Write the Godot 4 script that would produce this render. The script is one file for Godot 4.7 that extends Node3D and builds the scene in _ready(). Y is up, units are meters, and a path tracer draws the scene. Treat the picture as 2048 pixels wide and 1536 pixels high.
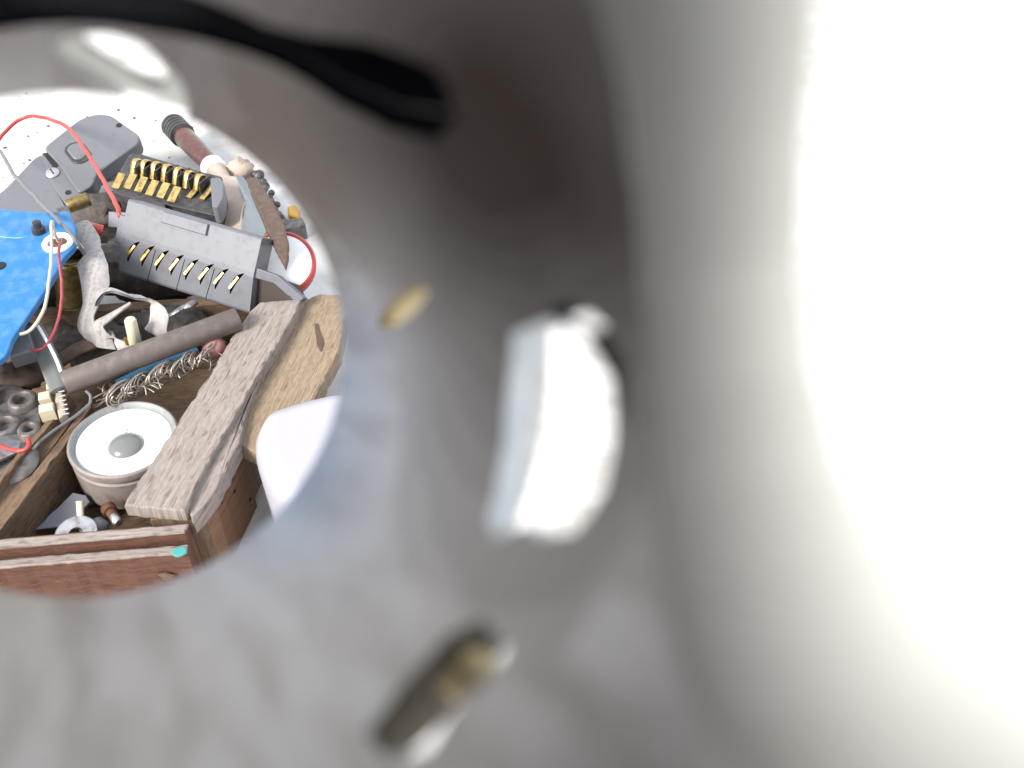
extends Node3D
# A look down the bore of a small two-stroke engine cylinder at a wooden crate of workshop scrap.
# Real sizes in metres: the bore is 56 mm wide, the crate about 25 cm, the camera 38 cm above the floor.

const EYE_HEIGHT := 0.38
const PITCH := 42.0
const LENS_PX := 1967.0        # focal length in pixels of a picture 2048 wide

var nz := FastNoiseLite.new()
var rng := RandomNumberGenerator.new()
var M := {}
var taken := {}


# ---------------------------------------------------------------- shapes
class Shape:
	var v := PackedVector3Array()
	var n := PackedVector3Array()
	var t := PackedVector2Array()

	func tri(a: Vector3, b: Vector3, c: Vector3, na: Vector3, nb: Vector3, nc: Vector3, ua := Vector2.ZERO, ub := Vector2.ZERO, uc := Vector2.ZERO) -> void:
		if (a - c).cross(a - b).dot(na + nb + nc) < 0.0:
			var s := b; b = c; c = s
			s = nb; nb = nc; nc = s
			var u := ub; ub = uc; uc = u
		v.append_array([a, b, c]); n.append_array([na, nb, nc]); t.append_array([ua, ub, uc])

	func quad(a: Vector3, b: Vector3, c: Vector3, d: Vector3, na: Vector3, nb: Vector3, nc: Vector3, nd: Vector3, u: Array) -> void:
		tri(a, b, c, na, nb, nc, u[0], u[1], u[2])
		tri(a, c, d, na, nc, nd, u[0], u[2], u[3])

	# a plate: its upper outline, extruded by «down», edges rounded by «bev»; grain along «along»
	func slab(top: Array, down: Vector3, bev := 0.0005, along := Vector3.RIGHT, smooth := false) -> Shape:
		var N := Vector3.ZERO
		var k := top.size()
		for i in k:
			N += (top[i] - top[0]).cross(top[(i + 1) % k] - top[0])
		N = N.normalized()
		var pts := top.duplicate()
		if N.dot(down) > 0.0:
			pts.reverse()
			N = -N
		var L := (along - N * along.dot(N)).normalized()
		var W := N.cross(L)
		var outs := []
		for i in k:
			outs.append((pts[(i + 1) % k] - pts[i]).cross(N).normalized())
		var miters := []
		for i in k:
			var o1: Vector3 = outs[(i + k - 1) % k]
			var o2: Vector3 = outs[i]
			miters.append((o1 + o2) / maxf(0.35, 1.0 + o1.dot(o2)))
		var rings := []
		var lean := [0.0, 0.45, 0.9, 1.0, 1.0, 0.6]
		var sink := [[1.0, 0.0], [0.35, -0.25], [0.05, -0.8], [0.0, -1.2]]
		for s in sink:
			var r := []
			for i in k:
				r.append(pts[i] - miters[i] * bev * s[0] + N * bev * s[1])
			rings.append(r)
		var low := []
		for i in k:
			low.append(pts[i] + down)
		rings.append(low)
		var flat := PackedVector2Array()
		for p in rings[0]:
			flat.append(Vector2(p.dot(L), p.dot(W)))
		var ids := Geometry2D.triangulate_polygon(flat)
		if ids.is_empty():
			var whole := PackedVector2Array()
			for p in pts:
				whole.append(Vector2(p.dot(L), p.dot(W)))
			ids = Geometry2D.triangulate_polygon(whole)
			if ids.is_empty():
				print("outline crosses itself: ", k, " ", pts[0])
		for i in range(0, ids.size(), 3):
			tri(rings[0][ids[i]], rings[0][ids[i + 1]], rings[0][ids[i + 2]], N, N, N, flat[ids[i]], flat[ids[i + 1]], flat[ids[i + 2]])
			var D := -N
			tri(low[ids[i]], low[ids[i + 1]], low[ids[i + 2]], D, D, D, flat[ids[i]], flat[ids[i + 1]], flat[ids[i + 2]])
		for q in 4:
			for i in k:
				var j := (i + 1) % k
				var oi: Vector3 = miters[i].normalized() if smooth else outs[i]
				var oj: Vector3 = miters[j].normalized() if smooth else outs[i]
				var a0: float = lean[q]
				var a1: float = lean[q + 1]
				var ends: bool = absf(outs[i].dot(L)) > 0.8
				var uv := []
				for p in [rings[q][i], rings[q][j], rings[q + 1][j], rings[q + 1][i]]:
					uv.append(Vector2(p.dot(N) * 0.4, p.dot(W)) if ends else Vector2(p.dot(L), p.dot(W) + p.dot(N) * 0.9))
				quad(rings[q][i], rings[q][j], rings[q + 1][j], rings[q + 1][i], N.lerp(oi, a0).normalized(), N.lerp(oj, a0).normalized(), N.lerp(oj, a1).normalized(), N.lerp(oi, a1).normalized(), uv)
		return self

	func box(c: Vector3, b: Basis, size: Vector3, bev := 0.0005) -> Shape:
		var h := size / 2.0
		var up := c + b.y * h.y
		return slab([up - b.x * h.x - b.z * h.z, up + b.x * h.x - b.z * h.z, up + b.x * h.x + b.z * h.z, up - b.x * h.x + b.z * h.z], -b.y * size.y, bev, b.x)

	# a swept round (or, with «squash», flattened) rod
	func tube(pts: Array, rad, sides := 10, caps := true, squash := 1.0, upward := Vector3.UP) -> Shape:
		var k := pts.size()
		var rings := []
		var norms := []
		var side := Vector3.ZERO
		var run := 0.0
		var runs := []
		for i in k:
			var d: Vector3 = (pts[mini(i + 1, k - 1)] - pts[maxi(i - 1, 0)]).normalized()
			if side == Vector3.ZERO:
				side = d.cross(upward)
				if side.length() < 0.05:
					side = d.cross(Vector3.RIGHT)
			side = (side - d * side.dot(d)).normalized()
			var up := side.cross(d).normalized()
			var r: float = rad[i] if rad is Array else rad
			var ring := []
			var nn := []
			for j in sides:
				var a := TAU * j / sides
				ring.append(pts[i] + (side * cos(a) + up * sin(a) * squash) * r)
				nn.append((side * cos(a) * squash + up * sin(a)).normalized())
			if i > 0:
				run += (pts[i] - pts[i - 1]).length()
			runs.append(run)
			rings.append(ring)
			norms.append(nn)
		for i in k - 1:
			for j in sides:
				var q := (j + 1) % sides
				var f := float(j) / sides * 0.02
				var g := float(j + 1) / sides * 0.02
				quad(rings[i][j], rings[i][q], rings[i + 1][q], rings[i + 1][j], norms[i][j], norms[i][q], norms[i + 1][q], norms[i + 1][j], [Vector2(runs[i], f), Vector2(runs[i], g), Vector2(runs[i + 1], g), Vector2(runs[i + 1], f)])
		if caps:
			for e in [0, k - 1]:
				var d: Vector3 = (pts[0] - pts[1]).normalized() if e == 0 else (pts[k - 1] - pts[k - 2]).normalized()
				for j in sides:
					tri(pts[e], rings[e][j], rings[e][(j + 1) % sides], d, d, d)
		return self

	# turned shape: profile of (radius, height) pairs along «axis»
	func lathe(at: Vector3, axis: Vector3, prof: Array, seg := 40) -> Shape:
		var y := axis.normalized()
		var x := y.cross(Vector3(0.31, 0.2, 0.93)).normalized()
		var z := x.cross(y)
		var k := prof.size()
		var sn := []
		for i in k - 1:
			var d: Vector2 = (prof[i + 1] - prof[i]).normalized()
			sn.append(Vector2(d.y, -d.x))
		for i in k - 1:
			var n0: Vector2 = sn[i]
			var n1: Vector2 = sn[i]
			if i > 0 and sn[i - 1].dot(sn[i]) > 0.7:
				n0 = (sn[i - 1] + sn[i]).normalized()
			if i < k - 2 and sn[i + 1].dot(sn[i]) > 0.7:
				n1 = (sn[i + 1] + sn[i]).normalized()
			for j in seg:
				var a := TAU * j / seg
				var b := TAU * (j + 1) / seg
				var da := x * cos(a) + z * sin(a)
				var db := x * cos(b) + z * sin(b)
				var p: Vector2 = prof[i]
				var q: Vector2 = prof[i + 1]
				quad(at + da * p.x + y * p.y, at + db * p.x + y * p.y, at + db * q.x + y * q.y, at + da * q.x + y * q.y, da * n0.x + y * n0.y, db * n0.x + y * n0.y, db * n1.x + y * n1.y, da * n1.x + y * n1.y, [Vector2(a * 0.01, p.y), Vector2(b * 0.01, p.y), Vector2(b * 0.01, q.y), Vector2(a * 0.01, q.y)])
		return self

	func blob(c: Vector3, r: Vector3, noise: FastNoiseLite, rough := 0.15, seg := 18) -> Shape:
		var g := []
		for i in seg + 1:
			var row := []
			for j in seg * 2 + 1:
				var a := PI * i / seg
				var b := TAU * (j % (seg * 2)) / (seg * 2)
				var d := Vector3(sin(a) * cos(b), cos(a), sin(a) * sin(b))
				row.append(c + d * r * (1.0 + rough * noise.get_noise_3dv(d * 90.0 + c * 3000.0)))
			g.append(row)
		for i in seg:
			for j in seg * 2:
				var ns := []
				for q in [[i, j], [i, j + 1], [i + 1, j + 1], [i + 1, j]]:
					var p: Vector3 = (g[q[0]][q[1]] - c) / r
					ns.append((p / r).normalized())
				quad(g[i][j], g[i][j + 1], g[i + 1][j + 1], g[i + 1][j], ns[0], ns[1], ns[2], ns[3], [Vector2.ZERO, Vector2.RIGHT, Vector2.ONE, Vector2.DOWN])
		return self

	# a band of cloth or tape: centre line, half-width vectors, thickness
	func band(mid: Array, half: Array, thick := 0.0006) -> Shape:
		var k := mid.size()
		var nn := []
		for i in k:
			var d: Vector3 = mid[mini(i + 1, k - 1)] - mid[maxi(i - 1, 0)]
			nn.append(d.cross(half[i]).normalized())
		for s in [1.0, -1.0]:
			for i in k - 1:
				for q in 4:
					var f: float = -1.0 + q * 0.5
					var g: float = f + 0.5
					var sag := [1.0 - f * f, 1.0 - g * g]
					var c := []
					var m := []
					for e in [[i, f, 0], [i, g, 1], [i + 1, g, 1], [i + 1, f, 0]]:
						c.append(mid[e[0]] + half[e[0]] * e[1] + nn[e[0]] * (thick * s * 0.5 + half[e[0]].length() * 0.25 * sag[e[2]]))
						m.append((nn[e[0]] + half[e[0]].normalized() * e[1] * 0.5).normalized() * s)
					quad(c[0], c[1], c[2], c[3], m[0], m[1], m[2], m[3], [Vector2(i, f) * 0.005, Vector2(i, g) * 0.005, Vector2(i + 1, g) * 0.005, Vector2(i + 1, f) * 0.005])
		return self

	func mesh(origin: Vector3) -> ArrayMesh:
		var a := []
		a.resize(Mesh.ARRAY_MAX)
		var moved := PackedVector3Array()
		for p in v:
			moved.append(p - origin)
		a[Mesh.ARRAY_VERTEX] = moved
		a[Mesh.ARRAY_NORMAL] = n
		a[Mesh.ARRAY_TEX_UV] = t
		var m := ArrayMesh.new()
		m.add_surface_from_arrays(Mesh.PRIMITIVE_TRIANGLES, a)
		return m


# ---------------------------------------------------------------- helpers
func P(px: float, py: float, h: float) -> Vector3:
	# the point at height h on the line of sight through a spot of the 2048 x 1536 picture
	var x := (px - 1024.0) / LENS_PX
	var y := -(py - 768.0) / LENS_PX
	var s := sin(deg_to_rad(PITCH))
	var c := cos(deg_to_rad(PITCH))
	var d := Vector3(x, y * c - s, -y * s - c)
	return Vector3(0, EYE_HEIGHT, 0) + d * ((h - EYE_HEIGHT) / d.y)


func pts(list: Array) -> Array:
	var out := []
	for q in list:
		out.append(P(q[0], q[1], q[2]))
	return out


func level(list: Array, h: float) -> Array:
	var out := []
	for q in list:
		out.append(P(q[0], q[1], h))
	return out


func kinked(p: Array, amp := 0.0009) -> Array:
	# the small bends of a wire that has been handled
	var out := []
	for q in p:
		out.append(q + Vector3(nz.get_noise_3dv(q * 2600.0), 0.4 * nz.get_noise_3dv(q * 2600.0 + Vector3.ONE * 90.0), nz.get_noise_3dv(q * 2600.0 - Vector3.ONE * 70.0)) * amp)
	return out


func curve(p: Array, steps := 8) -> Array:
	var out := []
	for i in p.size() - 1:
		var a: Vector3 = p[maxi(i - 1, 0)]
		var d: Vector3 = p[mini(i + 2, p.size() - 1)]
		for s in steps:
			out.append(p[i].cubic_interpolate(p[i + 1], a, d, float(s) / steps))
	out.append(p[-1])
	return out


func worn(p: Array, step := 0.004, amp := 0.0005) -> Array:
	# an outline with the small unevenness of a sawn, knocked-about edge
	var out := []
	for i in p.size():
		var a: Vector3 = p[i]
		var b: Vector3 = p[(i + 1) % p.size()]
		var k := maxi(1, int((b - a).length() / step))
		var o := (b - a).cross(Vector3.UP).normalized()
		for j in k:
			var q := a.lerp(b, float(j) / k)
			out.append(q + o * amp * nz.get_noise_3dv(q * 9000.0) * 1.6)
	return out


func rounded(p: Array, r: float, k := 4) -> Array:
	var out := []
	for i in p.size():
		var b: Vector3 = p[i]
		var a: Vector3 = p[(i + p.size() - 1) % p.size()]
		var c: Vector3 = p[(i + 1) % p.size()]
		var s := b + (a - b).limit_length(minf(r, (a - b).length() * 0.45))
		var e := b + (c - b).limit_length(minf(r, (c - b).length() * 0.45))
		for j in k + 1:
			var f := float(j) / k
			out.append(s.lerp(b, f).lerp(b.lerp(e, f), f))
	return out


func numbered(called: String) -> String:
	var k: int = taken.get(called, 0)
	taken[called] = k + 1
	return called if k == 0 else "%s_%03d" % [called, k]


func thing(called: String, label: String, category: String, at: Vector3, group := "") -> Node3D:
	var o := Node3D.new()
	o.name = numbered(called)
	add_child(o, true)
	o.position = at
	tag(o, label, category, group)
	return o


func tag(o: Node, label: String, category: String, group := "") -> void:
	o.set_meta("label", label)
	o.set_meta("category", category)
	if group:
		o.set_meta("group", group)


func part(parent: Node3D, called: String, s: Shape, m: Material) -> MeshInstance3D:
	var o := MeshInstance3D.new()
	o.name = called
	var origin := Vector3.ZERO
	var up: Node = parent
	while up != self:
		origin += up.position
		up = up.get_parent()
	o.mesh = s.mesh(origin)
	o.material_override = m
	o.cast_shadow = GeometryInstance3D.SHADOW_CASTING_SETTING_ON
	parent.add_child(o, true)
	return o


func solo(called: String, s: Shape, m: Material, label: String, category: String, at: Vector3, group := "") -> MeshInstance3D:
	var o := MeshInstance3D.new()
	o.name = numbered(called)
	o.mesh = s.mesh(at)
	o.position = at
	o.material_override = m
	add_child(o, true)
	tag(o, label, category, group)
	return o


func look(c: Color, rough := 0.6, metal := 0.0) -> StandardMaterial3D:
	var m := StandardMaterial3D.new()
	m.albedo_color = c.linear_to_srgb()
	m.roughness = rough
	m.metallic = metal
	return m


func picture(w: int, h: int, f: Callable) -> ImageTexture:
	var im := Image.create(w, h, false, Image.FORMAT_RGB8)
	for y in h:
		for x in w:
			im.set_pixel(x, y, f.call(x, y))
	return ImageTexture.create_from_image(im)


func soiled(c: Color, dirt: Color, share: float, rough: float, metal: float, tile: float, bump := 0.0, seed_ := 1) -> StandardMaterial3D:
	# a colour with blotches and specks of dirt, and a fine relief
	var a := FastNoiseLite.new()
	a.seed = seed_; a.frequency = 0.012; a.fractal_octaves = 4
	var b := FastNoiseLite.new()
	b.seed = seed_ + 7; b.frequency = 0.16; b.fractal_octaves = 2
	var big := a.get_seamless_image(256, 256)
	var fine := b.get_seamless_image(256, 256)
	var col := picture(256, 256, func(x, y):
		var f: float = big.get_pixel(x, y).r
		var g: float = fine.get_pixel(x, y).r
		var k := clampf(smoothstep(0.75 - share, 1.05 - share * 0.6, f * 0.7 + g * 0.4), 0.0, 1.0)
		return (c.lerp(dirt, k) * (0.86 + 0.28 * g)).clamp().linear_to_srgb())
	var m := StandardMaterial3D.new()
	m.albedo_texture = col
	m.roughness = rough
	m.metallic = metal
	m.uv1_triplanar = true
	m.uv1_scale = Vector3.ONE / tile
	if bump > 0.0:
		m.heightmap_enabled = true
		m.heightmap_texture = ImageTexture.create_from_image(fine)
		m.heightmap_scale = bump
	return m


func wood(early: Color, late: Color, stain: Color, stained: float, seed_: int, relief := 0.03) -> StandardMaterial3D:
	# grain runs along u; one tile is 12 cm long and 3 cm wide
	var a := FastNoiseLite.new()
	a.seed = seed_; a.frequency = 0.02; a.fractal_octaves = 3
	var b := FastNoiseLite.new()
	b.seed = seed_ + 3; b.frequency = 0.09; b.fractal_octaves = 3
	var slow := a.get_seamless_image(512, 256)
	var streak := b.get_seamless_image(64, 256)
	streak.resize(512, 256, Image.INTERPOLATE_CUBIC)
	var pore := b.get_seamless_image(48, 512)
	pore.resize(512, 256, Image.INTERPOLATE_CUBIC)
	var height := Image.create(512, 256, false, Image.FORMAT_RGB8)
	var col := picture(512, 256, func(x, y):
		var s: float = slow.get_pixel(x, y).r
		var k: float = streak.get_pixel(x, y).r
		var p: float = pore.get_pixel(x, y).r
		var ring := 0.5 + 0.5 * sin(y * TAU / 256.0 * 7.0 + s * 9.0)
		var f := clampf(ring * 0.45 + k * 0.7 - 0.15, 0.0, 1.0)
		var c := early.lerp(late, f)
		c = c.lerp(stain, 0.7 * clampf((s * 0.8 + k * 0.6 - 1.05 + stained) * 3.0, 0.0, 1.0))
		c = c * (0.85 + 0.3 * p)
		height.set_pixel(x, y, Color.from_hsv(0, 0, clampf(0.9 - f * 0.5 - (1.0 - p) * 0.4, 0, 1)))
		return c.clamp().linear_to_srgb())
	var m := StandardMaterial3D.new()
	m.albedo_texture = col
	m.roughness = 0.85
	m.uv1_scale = Vector3(1.0 / 0.12, 1.0 / 0.03, 1)
	m.heightmap_enabled = true
	m.heightmap_texture = ImageTexture.create_from_image(height)
	m.heightmap_scale = relief
	return m


# ---------------------------------------------------------------- the scene
func _ready() -> void:
	rng.seed = 20081122
	nz.seed = 5
	nz.frequency = 0.02
	camera_sky_and_sun()
	materials()
	floor_sheet()
	engine_cylinder()
	crate()
	fuse_box()
	switch_housing()
	terminal_block()
	blue_plate()
	speaker()
	other_scrap()
	small_scrap()
	floor_crumbs()


func camera_sky_and_sun() -> void:
	var cam := Camera3D.new()
	cam.name = "camera"
	add_child(cam)
	cam.position = Vector3(0, EYE_HEIGHT, 0)
	cam.rotation_degrees = Vector3(-PITCH, 0, 0)
	var at := CameraAttributesPhysical.new()
	at.frustum_near = 0.004
	at.frustum_far = 400.0
	at.frustum_focal_length = 17.5 / tan(atan(768.0 / LENS_PX))
	at.frustum_focus_distance = 0.56
	at.exposure_aperture = 21.0
	cam.attributes = at
	cam.near = 0.004
	cam.far = 400.0
	cam.fov = rad_to_deg(2.0 * atan(768.0 / LENS_PX))
	cam.current = true

	var sky := ProceduralSkyMaterial.new()
	sky.sky_top_color = Color(0.90, 0.93, 0.98)
	sky.sky_horizon_color = Color(0.98, 0.97, 0.96)
	sky.sky_curve = 0.3
	sky.ground_horizon_color = Color(0.8, 0.79, 0.78)
	sky.ground_bottom_color = Color(0.6, 0.59, 0.58)
	var env := Environment.new()
	env.background_mode = Environment.BG_SKY
	env.sky = Sky.new()
	env.sky.sky_material = sky
	env.background_energy_multiplier = 0.75
	env.tonemap_mode = Environment.TONE_MAPPER_LINEAR
	env.tonemap_exposure = 2.4
	env.sdfgi_enabled = true
	env.ssao_enabled = true
	env.ssil_enabled = true
	var we := WorldEnvironment.new()
	we.name = "world"
	we.environment = env
	add_child(we)

	var sun := DirectionalLight3D.new()
	sun.name = "sun"
	sun.light_energy = 1.0
	sun.light_color = Color(1.0, 0.975, 0.945)
	sun.light_angular_distance = 20.0
	sun.shadow_enabled = true
	add_child(sun)
	# from behind the eye's left shoulder: it reaches in at the near end of the bore and lights its right side
	sun.look_at_from_position(Vector3(-0.58, 0.61, 0.55), Vector3.ZERO)


func materials() -> void:
	M.grey_wood = wood(Color(0.256, 0.22, 0.2), Color(0.176, 0.144, 0.124), Color(0.088, 0.06, 0.04), 0.25, 11, 0.04)
	M.tan_wood = wood(Color(0.242, 0.189, 0.13), Color(0.165, 0.112, 0.0677), Color(0.0725, 0.0387, 0.0193), 0.1, 23, 0.05)
	M.red_wood = wood(Color(0.10, 0.038, 0.02), Color(0.05, 0.018, 0.011), Color(0.024, 0.01, 0.006), 0.2, 31)
	M.orange_wood = wood(Color(0.178, 0.0992, 0.0546), Color(0.134, 0.0645, 0.0347), Color(0.0595, 0.0298, 0.0149), 0.1, 43)
	M.brown_wood = wood(Color(0.161, 0.105, 0.062), Color(0.093, 0.0558, 0.0341), Color(0.0372, 0.0217, 0.0124), 0.2, 57)
	M.grey_plastic = soiled(Color(0.122, 0.127, 0.142), Color(0.1, 0.1, 0.105), 0.1, 0.55, 0.0, 0.03, 0.004, 3)
	M.pale_plastic = soiled(Color(0.124, 0.127, 0.139), Color(0.102, 0.102, 0.106), 0.1, 0.5, 0.0, 0.03, 0.004, 4)
	M.fuse_plastic = soiled(Color(0.112, 0.117, 0.137), Color(0.085, 0.086, 0.092), 0.2, 0.5, 0.0, 0.03, 0.004, 46)
	M.black = soiled(Color(0.022, 0.022, 0.025), Color(0.06, 0.055, 0.05), 0.3, 0.45, 0.0, 0.02, 0.004, 6)
	M.hole = look(Color(0.008, 0.008, 0.009), 0.8)
	M.brass = soiled(Color(0.62, 0.46, 0.17), Color(0.25, 0.15, 0.06), 0.3, 0.32, 0.9, 0.012, 0.003, 9)
	M.dull_brass = soiled(Color(0.223, 0.167, 0.062), Color(0.0868, 0.0558, 0.0248), 0.35, 0.5, 0.7, 0.02, 0.003, 10)
	M.steel = soiled(Color(0.5, 0.5, 0.51), Color(0.25, 0.2, 0.17), 0.25, 0.38, 0.9, 0.02, 0.003, 12)
	M.dull_steel = soiled(Color(0.149, 0.143, 0.143), Color(0.0744, 0.0496, 0.0372), 0.35, 0.55, 0.5, 0.02, 0.004, 13)
	M.tan_steel = look(Color(0.31, 0.267, 0.223), 0.4, 0.6)
	M.red_wire = look(Color(0.372, 0.0341, 0.0279), 0.4)
	M.pink_wire = look(Color(0.279, 0.0372, 0.0496), 0.45)
	M.grey_wire = look(Color(0.105, 0.112, 0.118), 0.45)
	M.white_wire = look(Color(0.409, 0.384, 0.31), 0.5)
	M.blue = soiled(Color(0.0105, 0.127, 0.348), Color(0.0527, 0.174, 0.326), 0.35, 0.4, 0.0, 0.03, 0.004, 15)
	M.sky_blue = look(Color(0.031, 0.236, 0.409), 0.45)
	M.cloth = soiled(Color(0.357, 0.338, 0.328), Color(0.218, 0.198, 0.189), 0.25, 0.9, 0.0, 0.012, 0.01, 17)
	M.ivory = look(Color(0.484, 0.446, 0.322), 0.5)
	M.white = look(Color(0.33, 0.322, 0.365), 0.5)
	M.paper = soiled(Color(0.86, 0.86, 0.85), Color(0.7, 0.68, 0.66), 0.08, 0.8, 0.0, 0.03, 0.003, 20)
	M.pipe = soiled(Color(0.0892, 0.0711, 0.0632), Color(0.137, 0.116, 0.105), 0.25, 0.6, 0.0, 0.02, 0.004, 21)
	M.can = soiled(Color(0.223, 0.192, 0.18), Color(0.149, 0.118, 0.0992), 0.25, 0.55, 0.1, 0.03, 0.003, 22)
	M.ring_grey = soiled(Color(0.223, 0.236, 0.236), Color(0.161, 0.155, 0.149), 0.25, 0.55, 0.2, 0.03, 0.003, 24)
	M.rust = soiled(Color(0.149, 0.062, 0.0248), Color(0.062, 0.031, 0.0186), 0.4, 0.85, 0.1, 0.01, 0.01, 25)
	M.brown_plug = soiled(Color(0.0744, 0.0217, 0.0155), Color(0.124, 0.062, 0.0434), 0.2, 0.25, 0.0, 0.02, 0.002, 26)
	M.pink = look(Color(0.31, 0.136, 0.136), 0.3)
	M.beige = soiled(Color(0.384, 0.31, 0.26), Color(0.31, 0.248, 0.205), 0.2, 0.6, 0.0, 0.03, 0.002, 27)
	M.pale_blue = soiled(Color(0.26, 0.298, 0.31), Color(0.198, 0.223, 0.236), 0.2, 0.5, 0.0, 0.03, 0.002, 28)
	M.stake = soiled(Color(0.068, 0.04, 0.0272), Color(0.112, 0.072, 0.048), 0.25, 0.7, 0.0, 0.02, 0.008, 29)
	M.yellow = look(Color(0.465, 0.26, 0.0186), 0.5)
	M.dark_lump = soiled(Color(0.05, 0.045, 0.042), Color(0.12, 0.09, 0.07), 0.3, 0.8, 0.0, 0.02, 0.01, 30)
	M.socket = look(Color(0.03, 0.02, 0.016), 0.6)
	M.teal = look(Color(0.0496, 0.26, 0.248), 0.6)
	M.glassy = look(Color(0.136, 0.143, 0.136), 0.2)
	# the cylinder
	M.bore = soiled(Color(0.31, 0.31, 0.32), Color(0.16, 0.14, 0.135), 0.36, 0.24, 0.6, 0.05, 0.0, 40)
	M.bore.uv1_scale = Vector3(1.0 / 0.018, 1.0 / 0.018, 1.0 / 0.15)
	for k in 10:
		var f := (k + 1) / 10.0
		M["shade_brown_%d" % k] = look(Color(0.24, 0.235, 0.235).lerp(Color(0.046, 0.022, 0.012), pow(f, 0.6)), 0.22 + 0.3 * f, 0.6 - 0.55 * f)  # bore tones graded down to brown for the painted shade
		M["shade_brown_%d" % k].metallic_specular = 0.5 - 0.3 * f
	M.cast = soiled(Color(0.55, 0.55, 0.54), Color(0.42, 0.40, 0.37), 0.3, 0.6, 0.5, 0.02, 0.01, 41)
	M.shade_brown = soiled(Color(0.085, 0.07, 0.05), Color(0.04, 0.035, 0.03), 0.3, 0.5, 0.2, 0.01, 0.0, 44)  # lower port wall coloured dark to stand for its shade
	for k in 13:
		M["lip_%d" % k] = look(Color(0.72, 0.74, 0.71).lerp(Color(0.165, 0.16, 0.155), pow(k / 12.0, 0.75)), 0.42 - 0.2 * k / 12.0, 0.3)  # tones step from pale to dark: a painted fade of light
	M.soot_and_shade = look(Color(0.012, 0.012, 0.016), 0.7)  # exhaust soot; also the painted shade beside the transfer port
	M.soot_and_shade.metallic_specular = 0.1
	M.bright = soiled(Color(0.66, 0.70, 0.72), Color(0.5, 0.53, 0.54), 0.2, 0.5, 0.1, 0.01, 0.0, 47)
	M.gold_glint = soiled(Color(0.95, 0.80, 0.45), Color(0.7, 0.55, 0.28), 0.2, 0.45, 0.3, 0.01, 0.004, 42)  # gold for the painted glint and the added bar


func floor_sheet() -> void:
	var a := FastNoiseLite.new()
	a.seed = 77; a.frequency = 0.006; a.fractal_octaves = 4
	var b := FastNoiseLite.new()
	b.seed = 78; b.frequency = 0.06; b.fractal_octaves = 3
	var big := a.get_seamless_image(1024, 1024)
	var fine := b.get_seamless_image(1024, 1024)
	var col := picture(1024, 1024, func(x, y):
		var f: float = big.get_pixel(x, y).r
		var g: float = fine.get_pixel(x, y).r
		var c := Color(0.58, 0.575, 0.56).lerp(Color(0.44, 0.43, 0.40), smoothstep(0.35, 0.8, f))
		return (c * (0.94 + 0.1 * g)).linear_to_srgb())
	var m := StandardMaterial3D.new()
	m.albedo_texture = col
	m.roughness = 0.85
	m.uv1_triplanar = true
	m.uv1_world_triplanar = true
	m.uv1_scale = Vector3.ONE / 0.37
	m.heightmap_enabled = true
	m.heightmap_texture = ImageTexture.create_from_image(fine)
	m.heightmap_scale = 0.02
	var o := MeshInstance3D.new()
	o.name = "ground"
	var pl := PlaneMesh.new()
	pl.size = Vector2(160, 160)
	o.mesh = pl
	o.material_override = m
	add_child(o)
	o.set_meta("kind", "structure")
	o.set_meta("label", "white painted concrete floor")
	o.set_meta("category", "floor")


func floor_crumbs() -> void:
	# grit and crumbs of dirt scattered round the switch housing
	var m := MultiMesh.new()
	m.transform_format = MultiMesh.TRANSFORM_3D
	m.mesh = Shape.new().blob(Vector3.ZERO, Vector3(0.001, 0.0005, 0.0008), nz, 0.6, 4).mesh(Vector3.ZERO)
	m.instance_count = 420
	for i in 420:
		var p := Vector3(rng.randf_range(-0.52, -0.14), 0.0003, rng.randf_range(-0.90, -0.50))
		if i % 3 == 0:
			p = Vector3(-0.36 + rng.randfn(0.0, 0.05), 0.0003, -0.68 + rng.randfn(0.0, 0.05))
		m.set_instance_transform(i, Transform3D(Basis(Vector3.UP, rng.randf() * TAU).scaled(Vector3.ONE * 0.3 / rng.randf_range(0.16, 1.0)), p))
	var o := MultiMeshInstance3D.new()
	o.name = "dirt_crumbs"
	o.multimesh = m
	o.material_override = M.dark_lump
	add_child(o)
	o.set_meta("kind", "stuff")
	o.set_meta("label", "dark crumbs of dirt scattered on the white floor behind the crate")
	o.set_meta("category", "dirt")


# ---------------------------------------------------------------- engine cylinder
func port(theta: float, outline: Array, from_r: float, to_r: float, m: Material) -> CSGPolygon3D:
	# a hole through the wall: outline of (mm round the bore, mm along it)
	var p := CSGPolygon3D.new()
	p.operation = CSGShape3D.OPERATION_SUBTRACTION
	var poly := PackedVector2Array()
	for q in outline:
		poly.append(Vector2(q[0], q[1]) * 0.001)
	p.polygon = poly
	p.mode = CSGPolygon3D.MODE_DEPTH
	p.depth = to_r - from_r
	p.material = m
	var a := deg_to_rad(theta)
	var out := Vector3(cos(a), -sin(a), 0)
	var tang := Vector3(-sin(a), -cos(a), 0)
	# x: round the bore, y: along it (away from the eye = -Z), z: inward
	var y := Vector3(0, 0, -1)
	var z := -out
	if tang.cross(y).dot(z) < 0.0:
		var mirrored := PackedVector2Array()
		for q in poly:
			mirrored.append(Vector2(-q.x, q.y))
		mirrored.reverse()
		p.polygon = mirrored
		tang = -tang
	p.transform = Transform3D(Basis(tang, y, z), out * from_r)
	return p


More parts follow.
